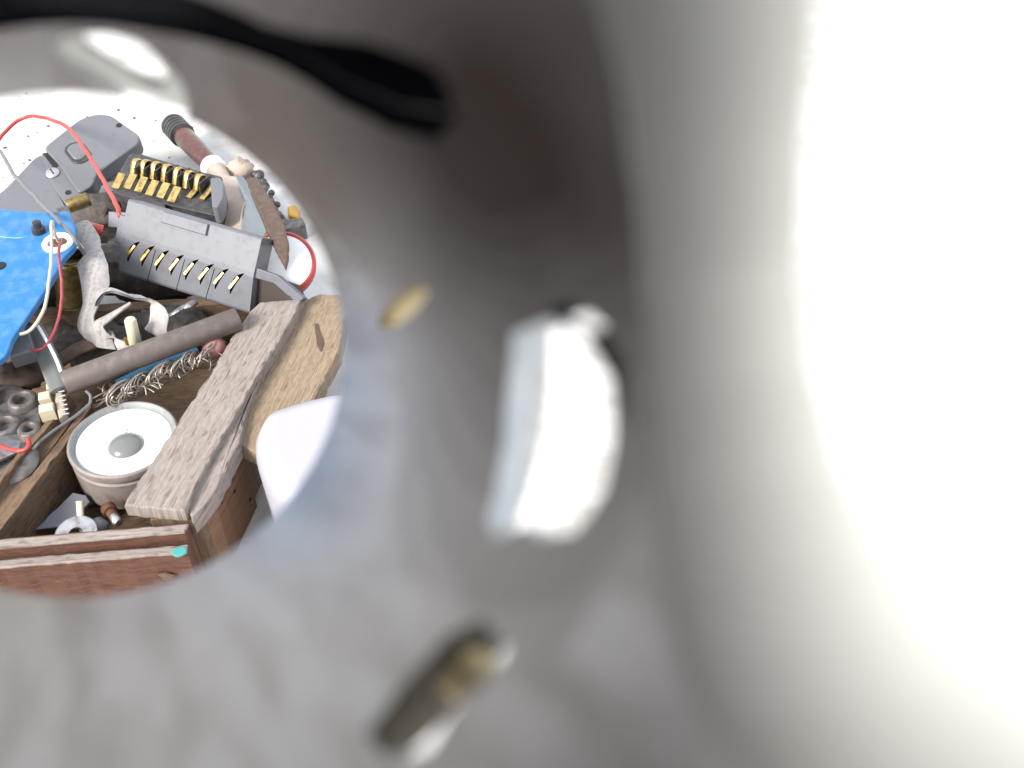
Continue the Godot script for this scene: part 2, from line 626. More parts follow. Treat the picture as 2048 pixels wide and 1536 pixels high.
func shallow(theta: float, outline: Array, r: float, m: Material) -> CSGCombiner3D:
	# a recess that follows the round of the bore, out to radius r
	var c := CSGCombiner3D.new()
	c.operation = CSGShape3D.OPERATION_SUBTRACTION
	var drum := ring_csg(r, -40, 130, CSGShape3D.OPERATION_UNION, 160)
	drum.height = 0.2
	drum.position.z = -0.05
	drum.material = m
	c.add_child(drum)
	var keep := port(theta, outline, 0.010, 0.05, m)
	keep.operation = CSGShape3D.OPERATION_INTERSECTION
	c.add_child(keep)
	return c


func ring_csg(r: float, z0: float, z1: float, op := CSGShape3D.OPERATION_UNION, sides := 128) -> CSGCylinder3D:
	var c := CSGCylinder3D.new()
	c.radius = r
	c.height = z1 - z0
	c.sides = sides
	c.operation = op
	c.smooth_faces = true
	c.transform = Transform3D(Basis(Vector3.RIGHT, PI / 2), Vector3(0, 0, -(z0 + z1) / 2))
	return c


func oval(cx: float, cy: float, rx: float, ry: float, k := 20) -> Array:
	var o := []
	for i in k:
		var a := TAU * i / k
		o.append([cx + rx * signf(cos(a)) * pow(absf(cos(a)), 0.7), cy + ry * signf(sin(a)) * pow(absf(sin(a)), 0.7)])
	return o


func ports(host: CSGCombiner3D, reach: float, wide := 1.0) -> void:
	var transfer := [[-6.6, 66], [-2, 66.6], [3.8, 65], [7, 63.8], [7.8, 61.5], [6.2, 58.2], [6.6, 55.4], [5.4, 51.6], [2.7, 50.0], [-0.4, 50.2], [-3.6, 51.2], [-6.2, 54.6], [-7.4, 59.6]]
	var lower := [[4.8, 58.4], [1.0, 60.2], [-2.8, 60], [-5.0, 57.3], [-4.4, 52.4], [-2.2, 52], [0.3, 53], [2.6, 51.6], [4.8, 54.2]]
	var skirt := [[-5.2, 101], [-3.8, 99.4], [-2.2, 98.6], [-0.4, 99.2], [1.2, 101], [3.0, 106], [3.8, 111], [3.2, 113.5], [1.6, 113.6], [-0.4, 111.8], [-2.6, 108.4], [-4.4, 104.6]]
	if wide > 1.0:
		# the jacket is cut back generously round the ports
		transfer = [[-12, 47], [12, 47], [12, 84], [-12, 84]]
		lower = [[-9, 47], [9, 47], [9, 65], [-9, 65]]
		skirt = [[-9, 97.6], [8, 97.6], [8, 130], [-9, 130]]
	var list := [
		port(-72, [[-20.5, 97], [-15.5, 95.6], [-4.3, 92.7], [1.8, 88.8], [5.9, 85.7], [11.6, 82.5], [15.2, 77], [17.4, 70], [16.8, 64], [14, 62.6], [10.0, 68.6], [6.9, 75], [3.9, 78.6], [-0.3, 79.4], [-6, 80], [-12, 80], [-20, 81], [-23, 86], [-23, 93]], 0.015, minf(reach, 0.062), M.soot_and_shade),
		port(10.6, transfer, 0.015, reach, M.bright),
		port(47, lower, 0.015, reach, M.shade_brown),
		port(-83, skirt, 0.015, minf(reach, 0.0347), M.cast),
	]
	if wide == 1.0:
		list.append(shallow(-83, [[-7.0, 101], [-5.2, 97.6], [-2.2, 96], [0.4, 96.8], [2.4, 99.6], [4.8, 106], [6.2, 114], [6.4, 125], [2.0, 125], [-1.6, 116], [-5.6, 109]], 0.0288, M.lip_0))  # bright recess paints a soft sheen round the skirt opening
		list.append(port(-9, [[1.9, 101.5], [0.9, 102], [-0.8, 95], [-1.8, 86], [-0.9, 84.5], [0.7, 89], [1.9, 96]], 0.015, 0.0288, M.gold_glint))  # shallow gold recess paints a glint on the wall
		list.append(port(11, [[-8.0, 60], [-8.5, 56], [-6.9, 52.0], [-4.4, 49.6], [-2.2, 49.4], [-1.4, 50.0], [-3.8, 51.0], [-6.4, 54.4], [-7.4, 58]], 0.015, 0.0289, M.soot_and_shade))  # dark crescent paints the shaded edge of the port
	# the near end of the bore has a deep scallop on its right side, its wide bevel coloured as a fade into light
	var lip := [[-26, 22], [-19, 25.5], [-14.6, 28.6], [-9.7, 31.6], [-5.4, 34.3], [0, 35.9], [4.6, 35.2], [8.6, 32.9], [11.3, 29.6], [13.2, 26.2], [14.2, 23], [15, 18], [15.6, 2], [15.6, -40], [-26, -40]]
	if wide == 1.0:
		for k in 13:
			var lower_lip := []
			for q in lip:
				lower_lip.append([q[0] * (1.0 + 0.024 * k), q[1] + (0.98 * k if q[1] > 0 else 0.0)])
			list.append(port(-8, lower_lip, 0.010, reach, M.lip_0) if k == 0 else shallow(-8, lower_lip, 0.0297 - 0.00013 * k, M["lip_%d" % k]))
	else:
		var far_lip := []
		for q in lip:
			far_lip.append([q[0] * 1.2, q[1] + (9.0 if q[1] > 0 else 0.0)])
		list.append(port(-8, far_lip, 0.010, reach, M.lip_0))
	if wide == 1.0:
		# nested brown patches paint shade on the upper bore wall, darker towards their middle
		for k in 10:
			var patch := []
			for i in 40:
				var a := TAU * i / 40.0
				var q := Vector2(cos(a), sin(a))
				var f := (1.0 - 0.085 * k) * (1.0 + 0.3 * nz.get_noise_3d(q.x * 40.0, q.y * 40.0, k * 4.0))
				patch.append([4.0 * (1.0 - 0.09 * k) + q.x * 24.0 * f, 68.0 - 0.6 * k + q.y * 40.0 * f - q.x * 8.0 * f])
			list.append(shallow(-32, patch, 0.02801 + 0.000006 * k, M["shade_brown_%d" % k]))
	for p in list:
		p.name = "port_cut"
		host.add_child(p, true)


func engine_cylinder() -> void:
	# the bore runs along the line of sight through (190, 695): its far mouth frames the crate
	var x := (190.0 - 1024.0) / LENS_PX
	var y := -(695.0 - 768.0) / LENS_PX
	var s := sin(deg_to_rad(PITCH))
	var c := cos(deg_to_rad(PITCH))
	var A := Vector3(x, y * c - s, -y * s - c).normalized()
	var camera_up := Vector3(0, c, -s)
	var R := A.cross(camera_up).normalized()
	var U := R.cross(A)
	var o := thing("engine_cylinder", "finned aluminium engine cylinder held in front, its steel bore framing the crate", "engine cylinder", Vector3(0, EYE_HEIGHT, 0))
	o.basis = Basis(R, U, -A)
	var liner := CSGCombiner3D.new()
	liner.name = "bore_liner"
	o.add_child(liner)
	var wall := ring_csg(0.0298, 4, 119, CSGShape3D.OPERATION_UNION, 160)
	wall.height = 0.115
	wall.position.z = -0.0615
	wall.material = M.bore
	liner.add_child(wall)
	var hollow := ring_csg(0.028, 0, 1, CSGShape3D.OPERATION_SUBTRACTION, 160)
	hollow.height = 0.2
	hollow.position.z = -0.05
	hollow.material = M.bore
	liner.add_child(hollow)
	ports(liner, 0.04)
	var jacket := CSGCombiner3D.new()
	jacket.name = "jacket"
	o.add_child(jacket)
	var skin := ring_csg(0.0345, 0.0055, 0.108)
	skin.material = M.cast
	jacket.add_child(skin)
	var flange := ring_csg(0.044, 0.094, 0.1015)
	flange.material = M.cast
	jacket.add_child(flange)
	var duct := CSGBox3D.new()
	duct.size = Vector3(0.054, 0.032, 0.046)
	duct.material = M.cast
	var ta := deg_to_rad(-72.0)
	duct.transform = Transform3D(Basis(Vector3(0, 0, 1), -ta - PI / 2), Vector3(cos(ta), -sin(ta), 0) * 0.0495 + Vector3(0, 0, -0.083))
	jacket.add_child(duct)
	var inner := ring_csg(0.0300, -0.04, 0.14, CSGShape3D.OPERATION_SUBTRACTION)
	inner.material = M.cast
	jacket.add_child(inner)
	ports(jacket, 0.07, 2.0)
	# an added gold bar splits the light through the lower port into spots
	var bb := deg_to_rad(46.0)
	var bc := Vector3(cos(bb), -sin(bb), 0) * 0.0325
	var bt := Vector3(-sin(bb), -cos(bb), 0)
	local_part(o, "light_split_bar", Shape.new().tube([bc - bt * 0.0024 + Vector3(0, 0, -0.0475), bc - bt * 0.0014 + Vector3(0, 0, -0.0655)], 0.0019, 12), M.gold_glint)
	for k in 7:
		var z := 0.009 + k * 0.0064
		var f := CSGCombiner3D.new()
		f.name = "cooling_fin"
		o.add_child(f, true)
		var disc := ring_csg(0.055 - (0.003 if k % 6 == 0 else 0.0), z, z + 0.002, CSGShape3D.OPERATION_UNION, 64)
		disc.material = M.cast
		f.add_child(disc)
		var cut := ring_csg(0.0347, z - 0.01, z + 0.01, CSGShape3D.OPERATION_SUBTRACTION, 64)
		cut.material = M.cast
		f.add_child(cut)
		var half := CSGBox3D.new()
		half.operation = CSGShape3D.OPERATION_SUBTRACTION
		half.size = Vector3(0.13, 0.13, 0.05)
		half.position = Vector3(0.061, -0.02, -z)
		half.material = M.cast
		f.add_child(half)


# ---------------------------------------------------------------- crate
func crate() -> void:
	var o := thing("wooden_crate", "worn open wooden crate full of workshop scrap on the white floor", "crate", P(150, 900, 0))
	var along := (P(640, 560, 0.05) - P(385, 1045, 0.05)).normalized()     # up the right-hand wall
	along.y = 0
	var corner := P(385, 1045, 0.05)
	var front := P(-250, 1100, 0.05) - P(372, 1048, 0.05)
	front.y = 0
	front = front.normalized()
	# floor of the crate
	for k in 4:
		var q := corner + front * 0.006 + along * (0.004 + k * 0.052)
		q.y = 0.009
		part(o, "base_plank", Shape.new().slab(worn([q, q + front * 0.235, q + front * 0.235 + along * 0.05, q + along * 0.05]), Vector3(0, -0.008, 0), 0.0006, front), M.brown_wood)
	# front wall: inner board and a lower board nailed before it
	part(o, "front_board", Shape.new().slab(worn(level([[-260, 1100], [60, 1072], [377, 1046], [368, 1064], [60, 1090], [-260, 1119]], 0.05), 0.004, 0.0004), Vector3(0, -0.049, 0), 0.0006, front), M.red_wood)
	part(o, "skylit_worn_edge", Shape.new().slab(worn(level([[-260, 1101], [60, 1073], [376, 1047], [368, 1063], [60, 1089], [-260, 1118]], 0.0512), 0.004, 0.0003), Vector3(0, -0.0014, 0), 0.0005, front), M.grey_wood)  # pale strips on both boards paint skylight along their worn tops
	part(o, "skylit_worn_edge", Shape.new().slab(worn(level([[-260, 1141], [60, 1114], [374, 1088], [373, 1104], [60, 1129], [-260, 1158]], 0.0442), 0.004, 0.0004), Vector3(0, -0.0014, 0), 0.0005, front), M.grey_wood)
	var lower := part(o, "front_board", Shape.new().slab(worn(level([[-260, 1140], [60, 1113], [378, 1086], [376, 1108], [60, 1130], [-260, 1160]], 0.043), 0.004, 0.0006), Vector3(0, -0.0425, 0), 0.0007, front), M.red_wood)
	part(lower, "paint_smear", Shape.new().slab(rounded(level([[340, 1104], [352, 1094], [372, 1092], [374, 1106], [352, 1114]], 0.0448), 0.002), Vector3(0, -0.0008, 0), 0.0003), M.teal)
	for q in [[122, 1160], [334, 1152], [345, 1140]]:
		var f := P(q[0], q[1], 0.03)
		part(lower, "splintered_chip", Shape.new().blob(f, Vector3(0.0035, 0.0022, 0.0012), nz, 0.7, 8), M.orange_wood)
	# right wall: boards on edge, a wide weathered cap board, a thin batten, the loose sawn plank outside
	part(o, "side_board", Shape.new().slab(worn(level([[300, 1040], [350, 900], [455, 720], [545, 590], [610, 590], [600, 610], [490, 830], [400, 1030]], 0.0495)), Vector3(0, -0.048, 0), 0.0006, along), M.brown_wood)
	part(o, "cap_board", Shape.new().slab(worn(level([[249, 1010], [262, 985], [349, 855], [425, 738], [462, 677], [500, 622], [520, 604], [604, 596], [579, 646], [554, 689], [525, 734], [511, 757], [476, 822], [433, 892], [409, 940], [375, 1006], [368, 1020], [300, 1016]], 0.057), 0.003, 0.0007), Vector3(0, -0.0068, 0), 0.0009, along), M.grey_wood)
	part(o, "batten", Shape.new().slab(worn(level([[598, 622], [560, 690], [526, 740], [494, 818], [478, 884], [452, 940], [424, 990], [386, 1036], [374, 1014], [409, 942], [433, 894], [476, 824], [511, 759], [525, 736], [560, 676], [588, 624]], 0.0535), 0.003, 0.0005), Vector3(0, -0.010, 0), 0.0009, along), M.grey_wood)
	var loose := part(o, "sawn_plank", Shape.new().slab(worn(pts([[478, 888, 0.049], [500, 806, 0.0495], [528, 742, 0.050], [566, 690, 0.0502], [606, 600, 0.051], [640, 588, 0.0512], [700, 590, 0.051], [690, 640, 0.050], [679, 702, 0.050], [640, 776, 0.049], [560, 930, 0.049]]), 0.003, 0.0008), Vector3(0, -0.009, 0), 0.001, along), M.tan_wood)
	part(loose, "knot_hole", Shape.new().slab(rounded(pts([[629, 648, 0.0507], [636, 645, 0.0507], [642, 668, 0.0506], [648, 684, 0.0506], [642, 704, 0.0506], [634, 690, 0.0506]]), 0.002), Vector3(0, -0.001, 0), 0.0002), M.stake)
	# the outer end of the right wall, seen from its side
	var a := P(424, 990, 0.0470)
	var b := P(480, 884, 0.0470)
	var inw := (b - a).cross(Vector3.UP).normalized()
	if inw.x > 0.0:
		inw = -inw
	var e := part(o, "end_board", Shape.new().slab(worn([a, b, b + inw * 0.009, a + inw * 0.009], 0.004, 0.0003), Vector3(0, -0.0465, 0), 0.0007, Vector3.UP), M.orange_wood)
	for q in [[469, 983], [443, 1004], [500, 999]]:
		# nail holes: on the vertical outer face
		var eye := Vector3(0, EYE_HEIGHT, 0)
		var d := P(q[0], q[1], 0.02) - eye
		var hit := eye + d * ((a - eye).dot(inw) / d.dot(inw))
		part(e, "nail_hole", Shape.new().lathe(hit - inw * 0.0001, -inw, [Vector2(0.0011, -0.003), Vector2(0.0011, 0.0002), Vector2(0.0005, 0.0003), Vector2(0, 0.0001)], 10), M.hole)
	var ca := P(388, 1034, 0.0480)
	var cb := P(424, 990, 0.0480)
	var cin := (cb - ca).cross(Vector3.UP).normalized()
	if cin.x > 0.0:
		cin = -cin
	part(o, "corner_post", Shape.new().slab(rounded([ca - cin * 0.002, cb - cin * 0.002, cb + cin * 0.007, ca + cin * 0.008], 0.0018, 3), Vector3(0, -0.0475, 0), 0.0008, Vector3.UP, true), M.orange_wood)
	# back wall, low under the heap
	var bk := P(596, 592, 0.04)
	bk.y = 0.038
	part(o, "back_board", Shape.new().slab(worn([bk, bk + front * 0.24, bk + front * 0.24 + along * 0.008, bk + along * 0.008]), Vector3(0, -0.039, 0), 0.0006, front), M.brown_wood)
	# two thin dividers and the board between them
	part(o, "divider", Shape.new().slab(worn(level([[-60, 1138], [0, 1062], [60, 982], [125, 897], [184, 812], [172, 806], [112, 888], [47, 970], [-12, 1050], [-72, 1126]], 0.045), 0.004, 0.0004), Vector3(0, -0.036, 0), 0.0006, P(125, 897, 0.045) - P(0, 1062, 0.045)), M.brown_wood)
	part(o, "divider", Shape.new().slab(worn(level([[-60, 1040], [0, 968], [44, 912], [100, 850], [146, 796], [138, 790], [92, 842], [36, 905], [-8, 960], [-68, 1032]], 0.047), 0.004, 0.0004), Vector3(0, -0.038, 0), 0.0005, P(125, 897, 0.045) - P(0, 1062, 0.045)), M.brown_wood)
	part(o, "divider", Shape.new().slab(worn(level([[-70, 1120], [0, 1040], [112, 884], [168, 806], [150, 800], [100, 856], [44, 918], [0, 974], [-64, 1050]], 0.0415)), Vector3(0, -0.032, 0), 0.0005, P(125, 897, 0.045) - P(0, 1062, 0.045)), M.brown_wood)


# ---------------------------------------------------------------- grey fuse box
func fuse_box() -> void:
	var bl := P(272, 402, 0.088)
	var br := P(546, 490, 0.084)
	var fl := P(212, 540, 0.055)
	var fr := P(468, 613, 0.053)
	var mid := (bl + br + fl + fr) / 4.0
	var X := ((br - bl) + (fr - fl)).normalized()
	var Z := ((fl - bl) + (fr - br))
	Z = (Z - X * Z.dot(X)).normalized()
	var Y := Z.cross(X)
	var len := ((br - bl).length() + (fr - fl).length()) / 2.0
	var hw := ((fl - bl).length() + (fr - br).length()) / 4.0
	var o := thing("fuse_box", "grey plastic fuse box with eight curved slots lying on the heap", "fuse box", mid - Vector3(0, 0.0, 0))
	o.basis = Basis(X, Y, Z)
	var cover := CSGCombiner3D.new()
	cover.name = "cover"
	o.add_child(cover)
	var body := CSGPolygon3D.new()
	# outline across the box, swept along its length
	body.polygon = PackedVector2Array([Vector2(-hw, -0.012), Vector2(-hw, -0.0012), Vector2(-hw + 0.0004, -0.0004), Vector2(-hw + 0.0012, 0), Vector2(-0.002, 0), Vector2(0.001, -0.0002), Vector2(0.004, -0.0008), Vector2(hw - 0.0016, -0.0042), Vector2(hw - 0.0005, -0.005), Vector2(hw, -0.0064), Vector2(hw, -0.013)])
	body.depth = len
	body.material = M.fuse_plastic
	# polygon x -> box Z, polygon y -> box Y, depth (-z) -> along X
	body.transform = Transform3D(Basis(Vector3(0, 0, 1), Vector3(0, 1, 0), Vector3(-1, 0, 0)), Vector3(-len / 2, 0, 0))
	cover.add_child(body)
	for k in 8:
		var x := -len * 0.415 + k * len * 0.112
		var cut := CSGPolygon3D.new()
		cut.operation = CSGShape3D.OPERATION_SUBTRACTION
		var arc := PackedVector2Array()
		for i in 11:
			var f := i / 10.0
			var q := Vector2(0.0042, -0.0046).lerp(Vector2(-0.0016, 0.0056), f) + Vector2(-0.0020, -0.0012) * 4.0 * f * (1.0 - f)
			arc.append(q * 1.3)
		for i in 11:
			var f := 1.0 - i / 10.0
			var q := Vector2(0.0044, -0.0044).lerp(Vector2(-0.0012, 0.0058), f) + Vector2(-0.0004, -0.0002) * 4.0 * f * (1.0 - f)
			arc.append(q * 1.3)
		cut.polygon = arc
		cut.depth = 0.0075
		cut.material = M.hole
		cut.transform = Transform3D(Basis(Vector3(1, 0, 0), Vector3(0, 0, 1), Vector3(0, -1, 0)), Vector3(x, -0.0075 + 0.001, 0.006))
		cut.transform = Transform3D(Basis(Vector3(1, 0, 0), Vector3(0, 0, -1), Vector3(0, 1, 0)), Vector3(x, 0.001, 0.006))
		for i in arc.size():
			arc[i].y = -arc[i].y
		arc.reverse()
		cut.polygon = arc
		cover.add_child(cut)
	for k in 3:
		var seam := CSGBox3D.new()
		seam.operation = CSGShape3D.OPERATION_SUBTRACTION
		seam.size = Vector3(0.0005, 0.004, hw * 0.95)
		seam.material = M.hole
		seam.transform = Transform3D(Basis(Vector3(0, 1, 0), -0.22), Vector3(-len * 0.415 + (k * 2 + 1.45) * len * 0.112, -0.0028, hw * 0.56))
		seam.transform.basis = seam.transform.basis * Basis(Vector3(1, 0, 0), 0.2)
		cover.add_child(seam)
	var b := Basis.IDENTITY
	for k in 8:
		var x := -len * 0.415 + k * len * 0.112
		var s := Shape.new().box(Vector3(x - 0.0002, -0.0026, 0.0068), Basis(Vector3(0, 1, 0), -0.5), Vector3(0.0017, 0.003, 0.0086), 0.0002)
		local_part(o, "brass_contact", s, M.brass)
	local_part(o, "raised_panel", Shape.new().box(Vector3(-len * 0.05, 0.0002, -hw * 0.8), b, Vector3(len * 0.34, 0.0028, hw * 0.3), 0.0006), M.fuse_plastic)
	local_part(o, "end_tab", Shape.new().box(Vector3(-len * 0.5 - 0.002, -0.003, -hw * 0.15), b, Vector3(0.006, 0.003, 0.016), 0.0006), M.fuse_plastic)
	local_part(o, "end_tab", Shape.new().box(Vector3(-len * 0.5 - 0.008, -0.006, -hw * 0.36), Basis(Vector3(0, 1, 0), 0.2), Vector3(0.013, 0.003, 0.009), 0.0006), M.fuse_plastic)
	# dark hollow end with its bent arm
	local_part(o, "end_socket", Shape.new().slab([Vector3(len * 0.5 - 0.001, -0.004, -hw * 0.05), Vector3(len * 0.5 + 0.016, -0.006, hw * 0.0), Vector3(len * 0.5 + 0.022, -0.008, hw * 0.35), Vector3(len * 0.5 + 0.004, -0.010, hw * 0.75), Vector3(len * 0.5 - 0.001, -0.008, hw * 0.7)], Vector3(0, -0.016, 0), 0.0005), M.socket)
	local_part(o, "bracket_arm", Shape.new().slab(rounded([Vector3(len * 0.5 - 0.002, -0.0005, -hw * 0.22), Vector3(len * 0.5 + 0.012, -0.0035, -hw * 0.18), Vector3(len * 0.5 + 0.028, -0.009, hw * 0.22), Vector3(len * 0.5 + 0.024, -0.009, hw * 0.42), Vector3(len * 0.5 + 0.011, -0.005, hw * 0.06), Vector3(len * 0.5 - 0.002, -0.001, hw * 0.05)], 0.0012, 2), Vector3(0, -0.004, 0), 0.0006), M.fuse_plastic)


func local_part(parent: Node3D, called: String, s: Shape, m: Material) -> MeshInstance3D:
	var o := MeshInstance3D.new()
	o.name = called
	o.mesh = s.mesh(Vector3.ZERO)
	o.material_override = m
	parent.add_child(o, true)
	return o


# ---------------------------------------------------------------- grey switch housing
func sw(list: Array, lift := 0.0) -> Array:
	# spots on the sloping face of the housing, «lift» above it
	var a := P(100, 300, 0.043)
	var b := P(240, 300, 0.041)
	var c := P(170, 400, 0.028)
	var nrm := (b - a).cross(c - a).normalized()
	if nrm.y < 0.0:
		nrm = -nrm
	var eye := Vector3(0, EYE_HEIGHT, 0)
	var out := []
	for q in list:
		var d := P(q[0], q[1], 0.0) - eye
		out.append(eye + d * ((a - eye).dot(nrm) / d.dot(nrm)) + nrm * lift)
	return out


func switch_housing() -> void:
	var o := thing("switch_housing", "grey plastic switch housing with an oval button and a steel screw", "switch housing", P(140, 340, 0.02))
	var down: Vector3 = -(sw([[160, 300]], 0.011)[0] - sw([[160, 300]])[0])
	part(o, "cover", Shape.new().slab(rounded(sw([[86, 295], [130, 260], [160, 237], [192, 227], [222, 229], [238, 241], [280, 271], [278, 286], [246, 309], [214, 332], [193, 348], [186, 371], [157, 387], [117, 328]]), 0.004, 3), down, 0.0014, Vector3.RIGHT, true), M.pale_plastic)
	part(o, "step", Shape.new().slab(rounded(sw([[80, 304], [90, 300], [119, 326], [161, 384], [132, 409], [100, 362]], -0.0016), 0.0015, 2), down, 0.0007, Vector3.RIGHT, true), M.pale_plastic)
	part(o, "body", Shape.new().slab(rounded(sw([[66, 309], [84, 301], [104, 360], [131, 411], [108, 428], [20, 474], [-70, 500], [-90, 440], [5, 373]], -0.003), 0.003, 2), down * 1.1, 0.001, Vector3.RIGHT, true), M.grey_plastic)
	var c: Vector3 = sw([[156, 306]])[0]
	var ax: Vector3 = (sw([[174, 330]], 0.004)[0] - sw([[138, 282]], 0.004)[0]).normalized()
	var h0: Array = sw([[100, 300], [240, 300], [170, 390]])
	var nn: Vector3 = (h0[1] - h0[0]).cross(h0[2] - h0[0]).normalized()
	if nn.y < 0.0:
		nn = -nn
	ax = (ax - nn * ax.dot(nn)).normalized()
	var cross := nn.cross(ax)
	var ov := []
	var ov2 := []
	for i in 28:
		var a := TAU * i / 28.0
		var st := ax * (cos(a) * 0.0052 + signf(cos(a)) * 0.0042) + cross * sin(a) * 0.0062
		ov.append(c + st * 1.15 + nn * 0.0008)
		ov2.append(c + st * 0.86 + nn * 0.0018 - ax * 0.0006)
	part(o, "button_rim", Shape.new().slab(ov, -nn * 0.0045, 0.0009, ax, true), M.black)
	part(o, "button", Shape.new().slab(ov2, -nn * 0.004, 0.0014, ax, true), M.pale_plastic)
	var sc: Vector3 = sw([[104, 343]], -0.0020)[0]
	var screw := part(o, "screw", Shape.new().lathe(sc, nn, [Vector2(0.0046, -0.003), Vector2(0.0046, 0.0012), Vector2(0.0038, 0.0019), Vector2(0.0018, 0.0023), Vector2(0, 0.0024)], 24), M.steel)
	part(screw, "slot", Shape.new().box(sc + nn * 0.0022, Basis(ax, nn, ax.cross(nn)), Vector3(0.0056, 0.0006, 0.0009), 0.0001), M.hole)
	part(o, "recess", Shape.new().slab(sw([[84, 304], [94, 302], [116, 328], [108, 336]], -0.0013), Vector3(0, -0.002, 0), 0.0002), M.hole)
	for q in [[135, 382, -0.0016], [238, 251, 0.0]]:
		part(o, "screw_hole", Shape.new().lathe(sw([q], q[2])[0], nn, [Vector2(0.0020, -0.001), Vector2(0.0020, 0.0003), Vector2(0.0014, 0.0002), Vector2(0, 0.0)], 14), M.hole)


# ---------------------------------------------------------------- terminal block
func terminal_block() -> void:
	var o := thing("terminal_block", "black terminal block with two rows of brass contacts behind the fuse box", "terminal block", P(340, 385, 0.02))
	var h := 0.046
	part(o, "base", Shape.new().slab(rounded(level([[228, 362], [258, 308], [275, 306], [374, 335], [414, 346], [444, 353], [447, 372], [436, 432], [330, 408], [232, 378]], h), 0.0015, 2), Vector3(0, -0.024, 0), 0.0006), M.black)
	part(o, "front_ledge", Shape.new().slab(level([[226, 376], [330, 408], [330, 416], [226, 384]], h + 0.001), Vector3(0, -0.006, 0), 0.0004), M.black)
	var dir := (P(350, 384, h) - P(237, 356, h)).normalized()
	var back := dir.cross(Vector3.UP).normalized()
	if back.z > 0.0:
		back = -back
	for q in [[238, 362], [261, 363], [283, 369], [305, 376], [327, 381], [349, 389]]:
		# a plate leaning back, its foot turned forward
		var c := P(q[0], q[1], h + 0.004)
		var up := (Vector3.UP * 0.6 + back).normalized()
		part(o, "contact_plate", Shape.new().box(c, Basis(dir, dir.cross(up) * -1.0, up).orthonormalized(), Vector3(0.0056, 0.0010, 0.011), 0.0003), M.brass)
	for i in 7:
		var q: Array = [[273, 330], [291, 332], [312, 336], [334, 341], [357, 347], [378, 354], [399, 361]][i]
		var c := P(q[0], q[1], h + 0.006)
		var hook := curve([c - back * 0.006 - Vector3.UP * 0.005, c - back * 0.003 + Vector3.UP * 0.001, c + Vector3.UP * 0.0035, c + back * 0.004 + Vector3.UP * 0.0015, c + back * 0.005 - Vector3.UP * 0.004], 5)
		part(o, "contact_hook", Shape.new().tube(hook, 0.0021, 8, true, 0.35, back), M.brass)
		part(o, "divider", Shape.new().box(c + dir * 0.0042 - Vector3.UP * 0.003, Basis(dir, Vector3.UP, dir.cross(Vector3.UP)), Vector3(0.0012, 0.010, 0.013), 0.0003), M.black)
	for q in [[388, 388], [414, 391]]:
		var c := P(q[0], q[1], h)
		part(o, "contact_tail", Shape.new().tube(curve([c + back * 0.008 + Vector3.UP * 0.004, c + back * 0.002 + Vector3.UP * 0.002, c - back * 0.006 + Vector3.UP * 0.0005], 5), 0.0024, 8, true, 0.3), M.brass)
	part(o, "end_cheek", Shape.new().slab(rounded(level([[420, 356], [440, 354], [448, 366], [446, 396], [436, 414], [424, 412]], h + 0.007), 0.0015, 3), Vector3(0, -0.012, 0), 0.0008, Vector3.RIGHT, true), M.grey_plastic)


# ---------------------------------------------------------------- blue plate
func blue_plate() -> void:
	var o := thing("blue_plate", "bright blue painted metal plate with a pale grommet in its corner", "plate", P(40, 560, 0.07))
	var face := func(list: Array, lift: float) -> Array:
		var out := []
		for q in list:
			out.append(P(q[0], q[1], lift + remap(q[1], 420.0, 720.0, 0.088, 0.074)))
		return out
	part(o, "sheet", Shape.new().slab(rounded(face.call([[-200, 400], [0, 417], [94, 425], [138, 420], [152, 456], [150, 492], [128, 514], [115, 540], [92, 578], [59, 627], [25, 676], [12, 712], [-40, 740], [-200, 760]], 0.0), 0.0025, 3), Vector3(0, -0.003, 0), 0.001, Vector3.RIGHT, true), M.blue)
	part(o, "rib", Shape.new().tube(curve(face.call([[-200, 452], [-40, 460], [30, 466], [66, 468]], -0.001), 5), [0.006, 0.006, 0.006, 0.006, 0.006, 0.006, 0.006, 0.006, 0.006, 0.006, 0.006, 0.006, 0.0055, 0.005, 0.004, 0.002], 14, true, 0.35), M.blue)
	var g: Vector3 = face.call([[116, 487]], 0.0)[0]
	var ring := Shape.new().lathe(g, Vector3(0, 1, 0.05), [Vector2(0.0078, -0.001), Vector2(0.0080, 0.0010), Vector2(0.0072, 0.0020), Vector2(0.0062, 0.0021), Vector2(0.0052, 0.0012), Vector2(0.0048, -0.001), Vector2(0.0046, 0.0003), Vector2(0, 0.0002)], 30)
	part(o, "grommet", ring, M.paper)
	part(o, "grommet_bore", Shape.new().lathe(g + Vector3(0, 0.0004, 0), Vector3.UP, [Vector2(0.0047, -0.0002), Vector2(0.0044, 0.0003), Vector2(0, 0.0003)], 20), M.rust)
	var s: Vector3 = face.call([[78, 464]], 0.0)[0]
	part(o, "stud", Shape.new().lathe(s, Vector3(0.1, 1, 0.0), [Vector2(0.0034, -0.001), Vector2(0.0034, 0.003), Vector2(0.0022, 0.0034), Vector2(0.0022, 0.0065), Vector2(0.0015, 0.007), Vector2(0, 0.0071)], 14), M.black)
	part(o, "hole", Shape.new().lathe(face.call([[0, 531]], 0.0)[0], Vector3.UP, [Vector2(0.0034, -0.001), Vector2(0.0030, 0.0003), Vector2(0, 0.0002)], 16), M.hole)


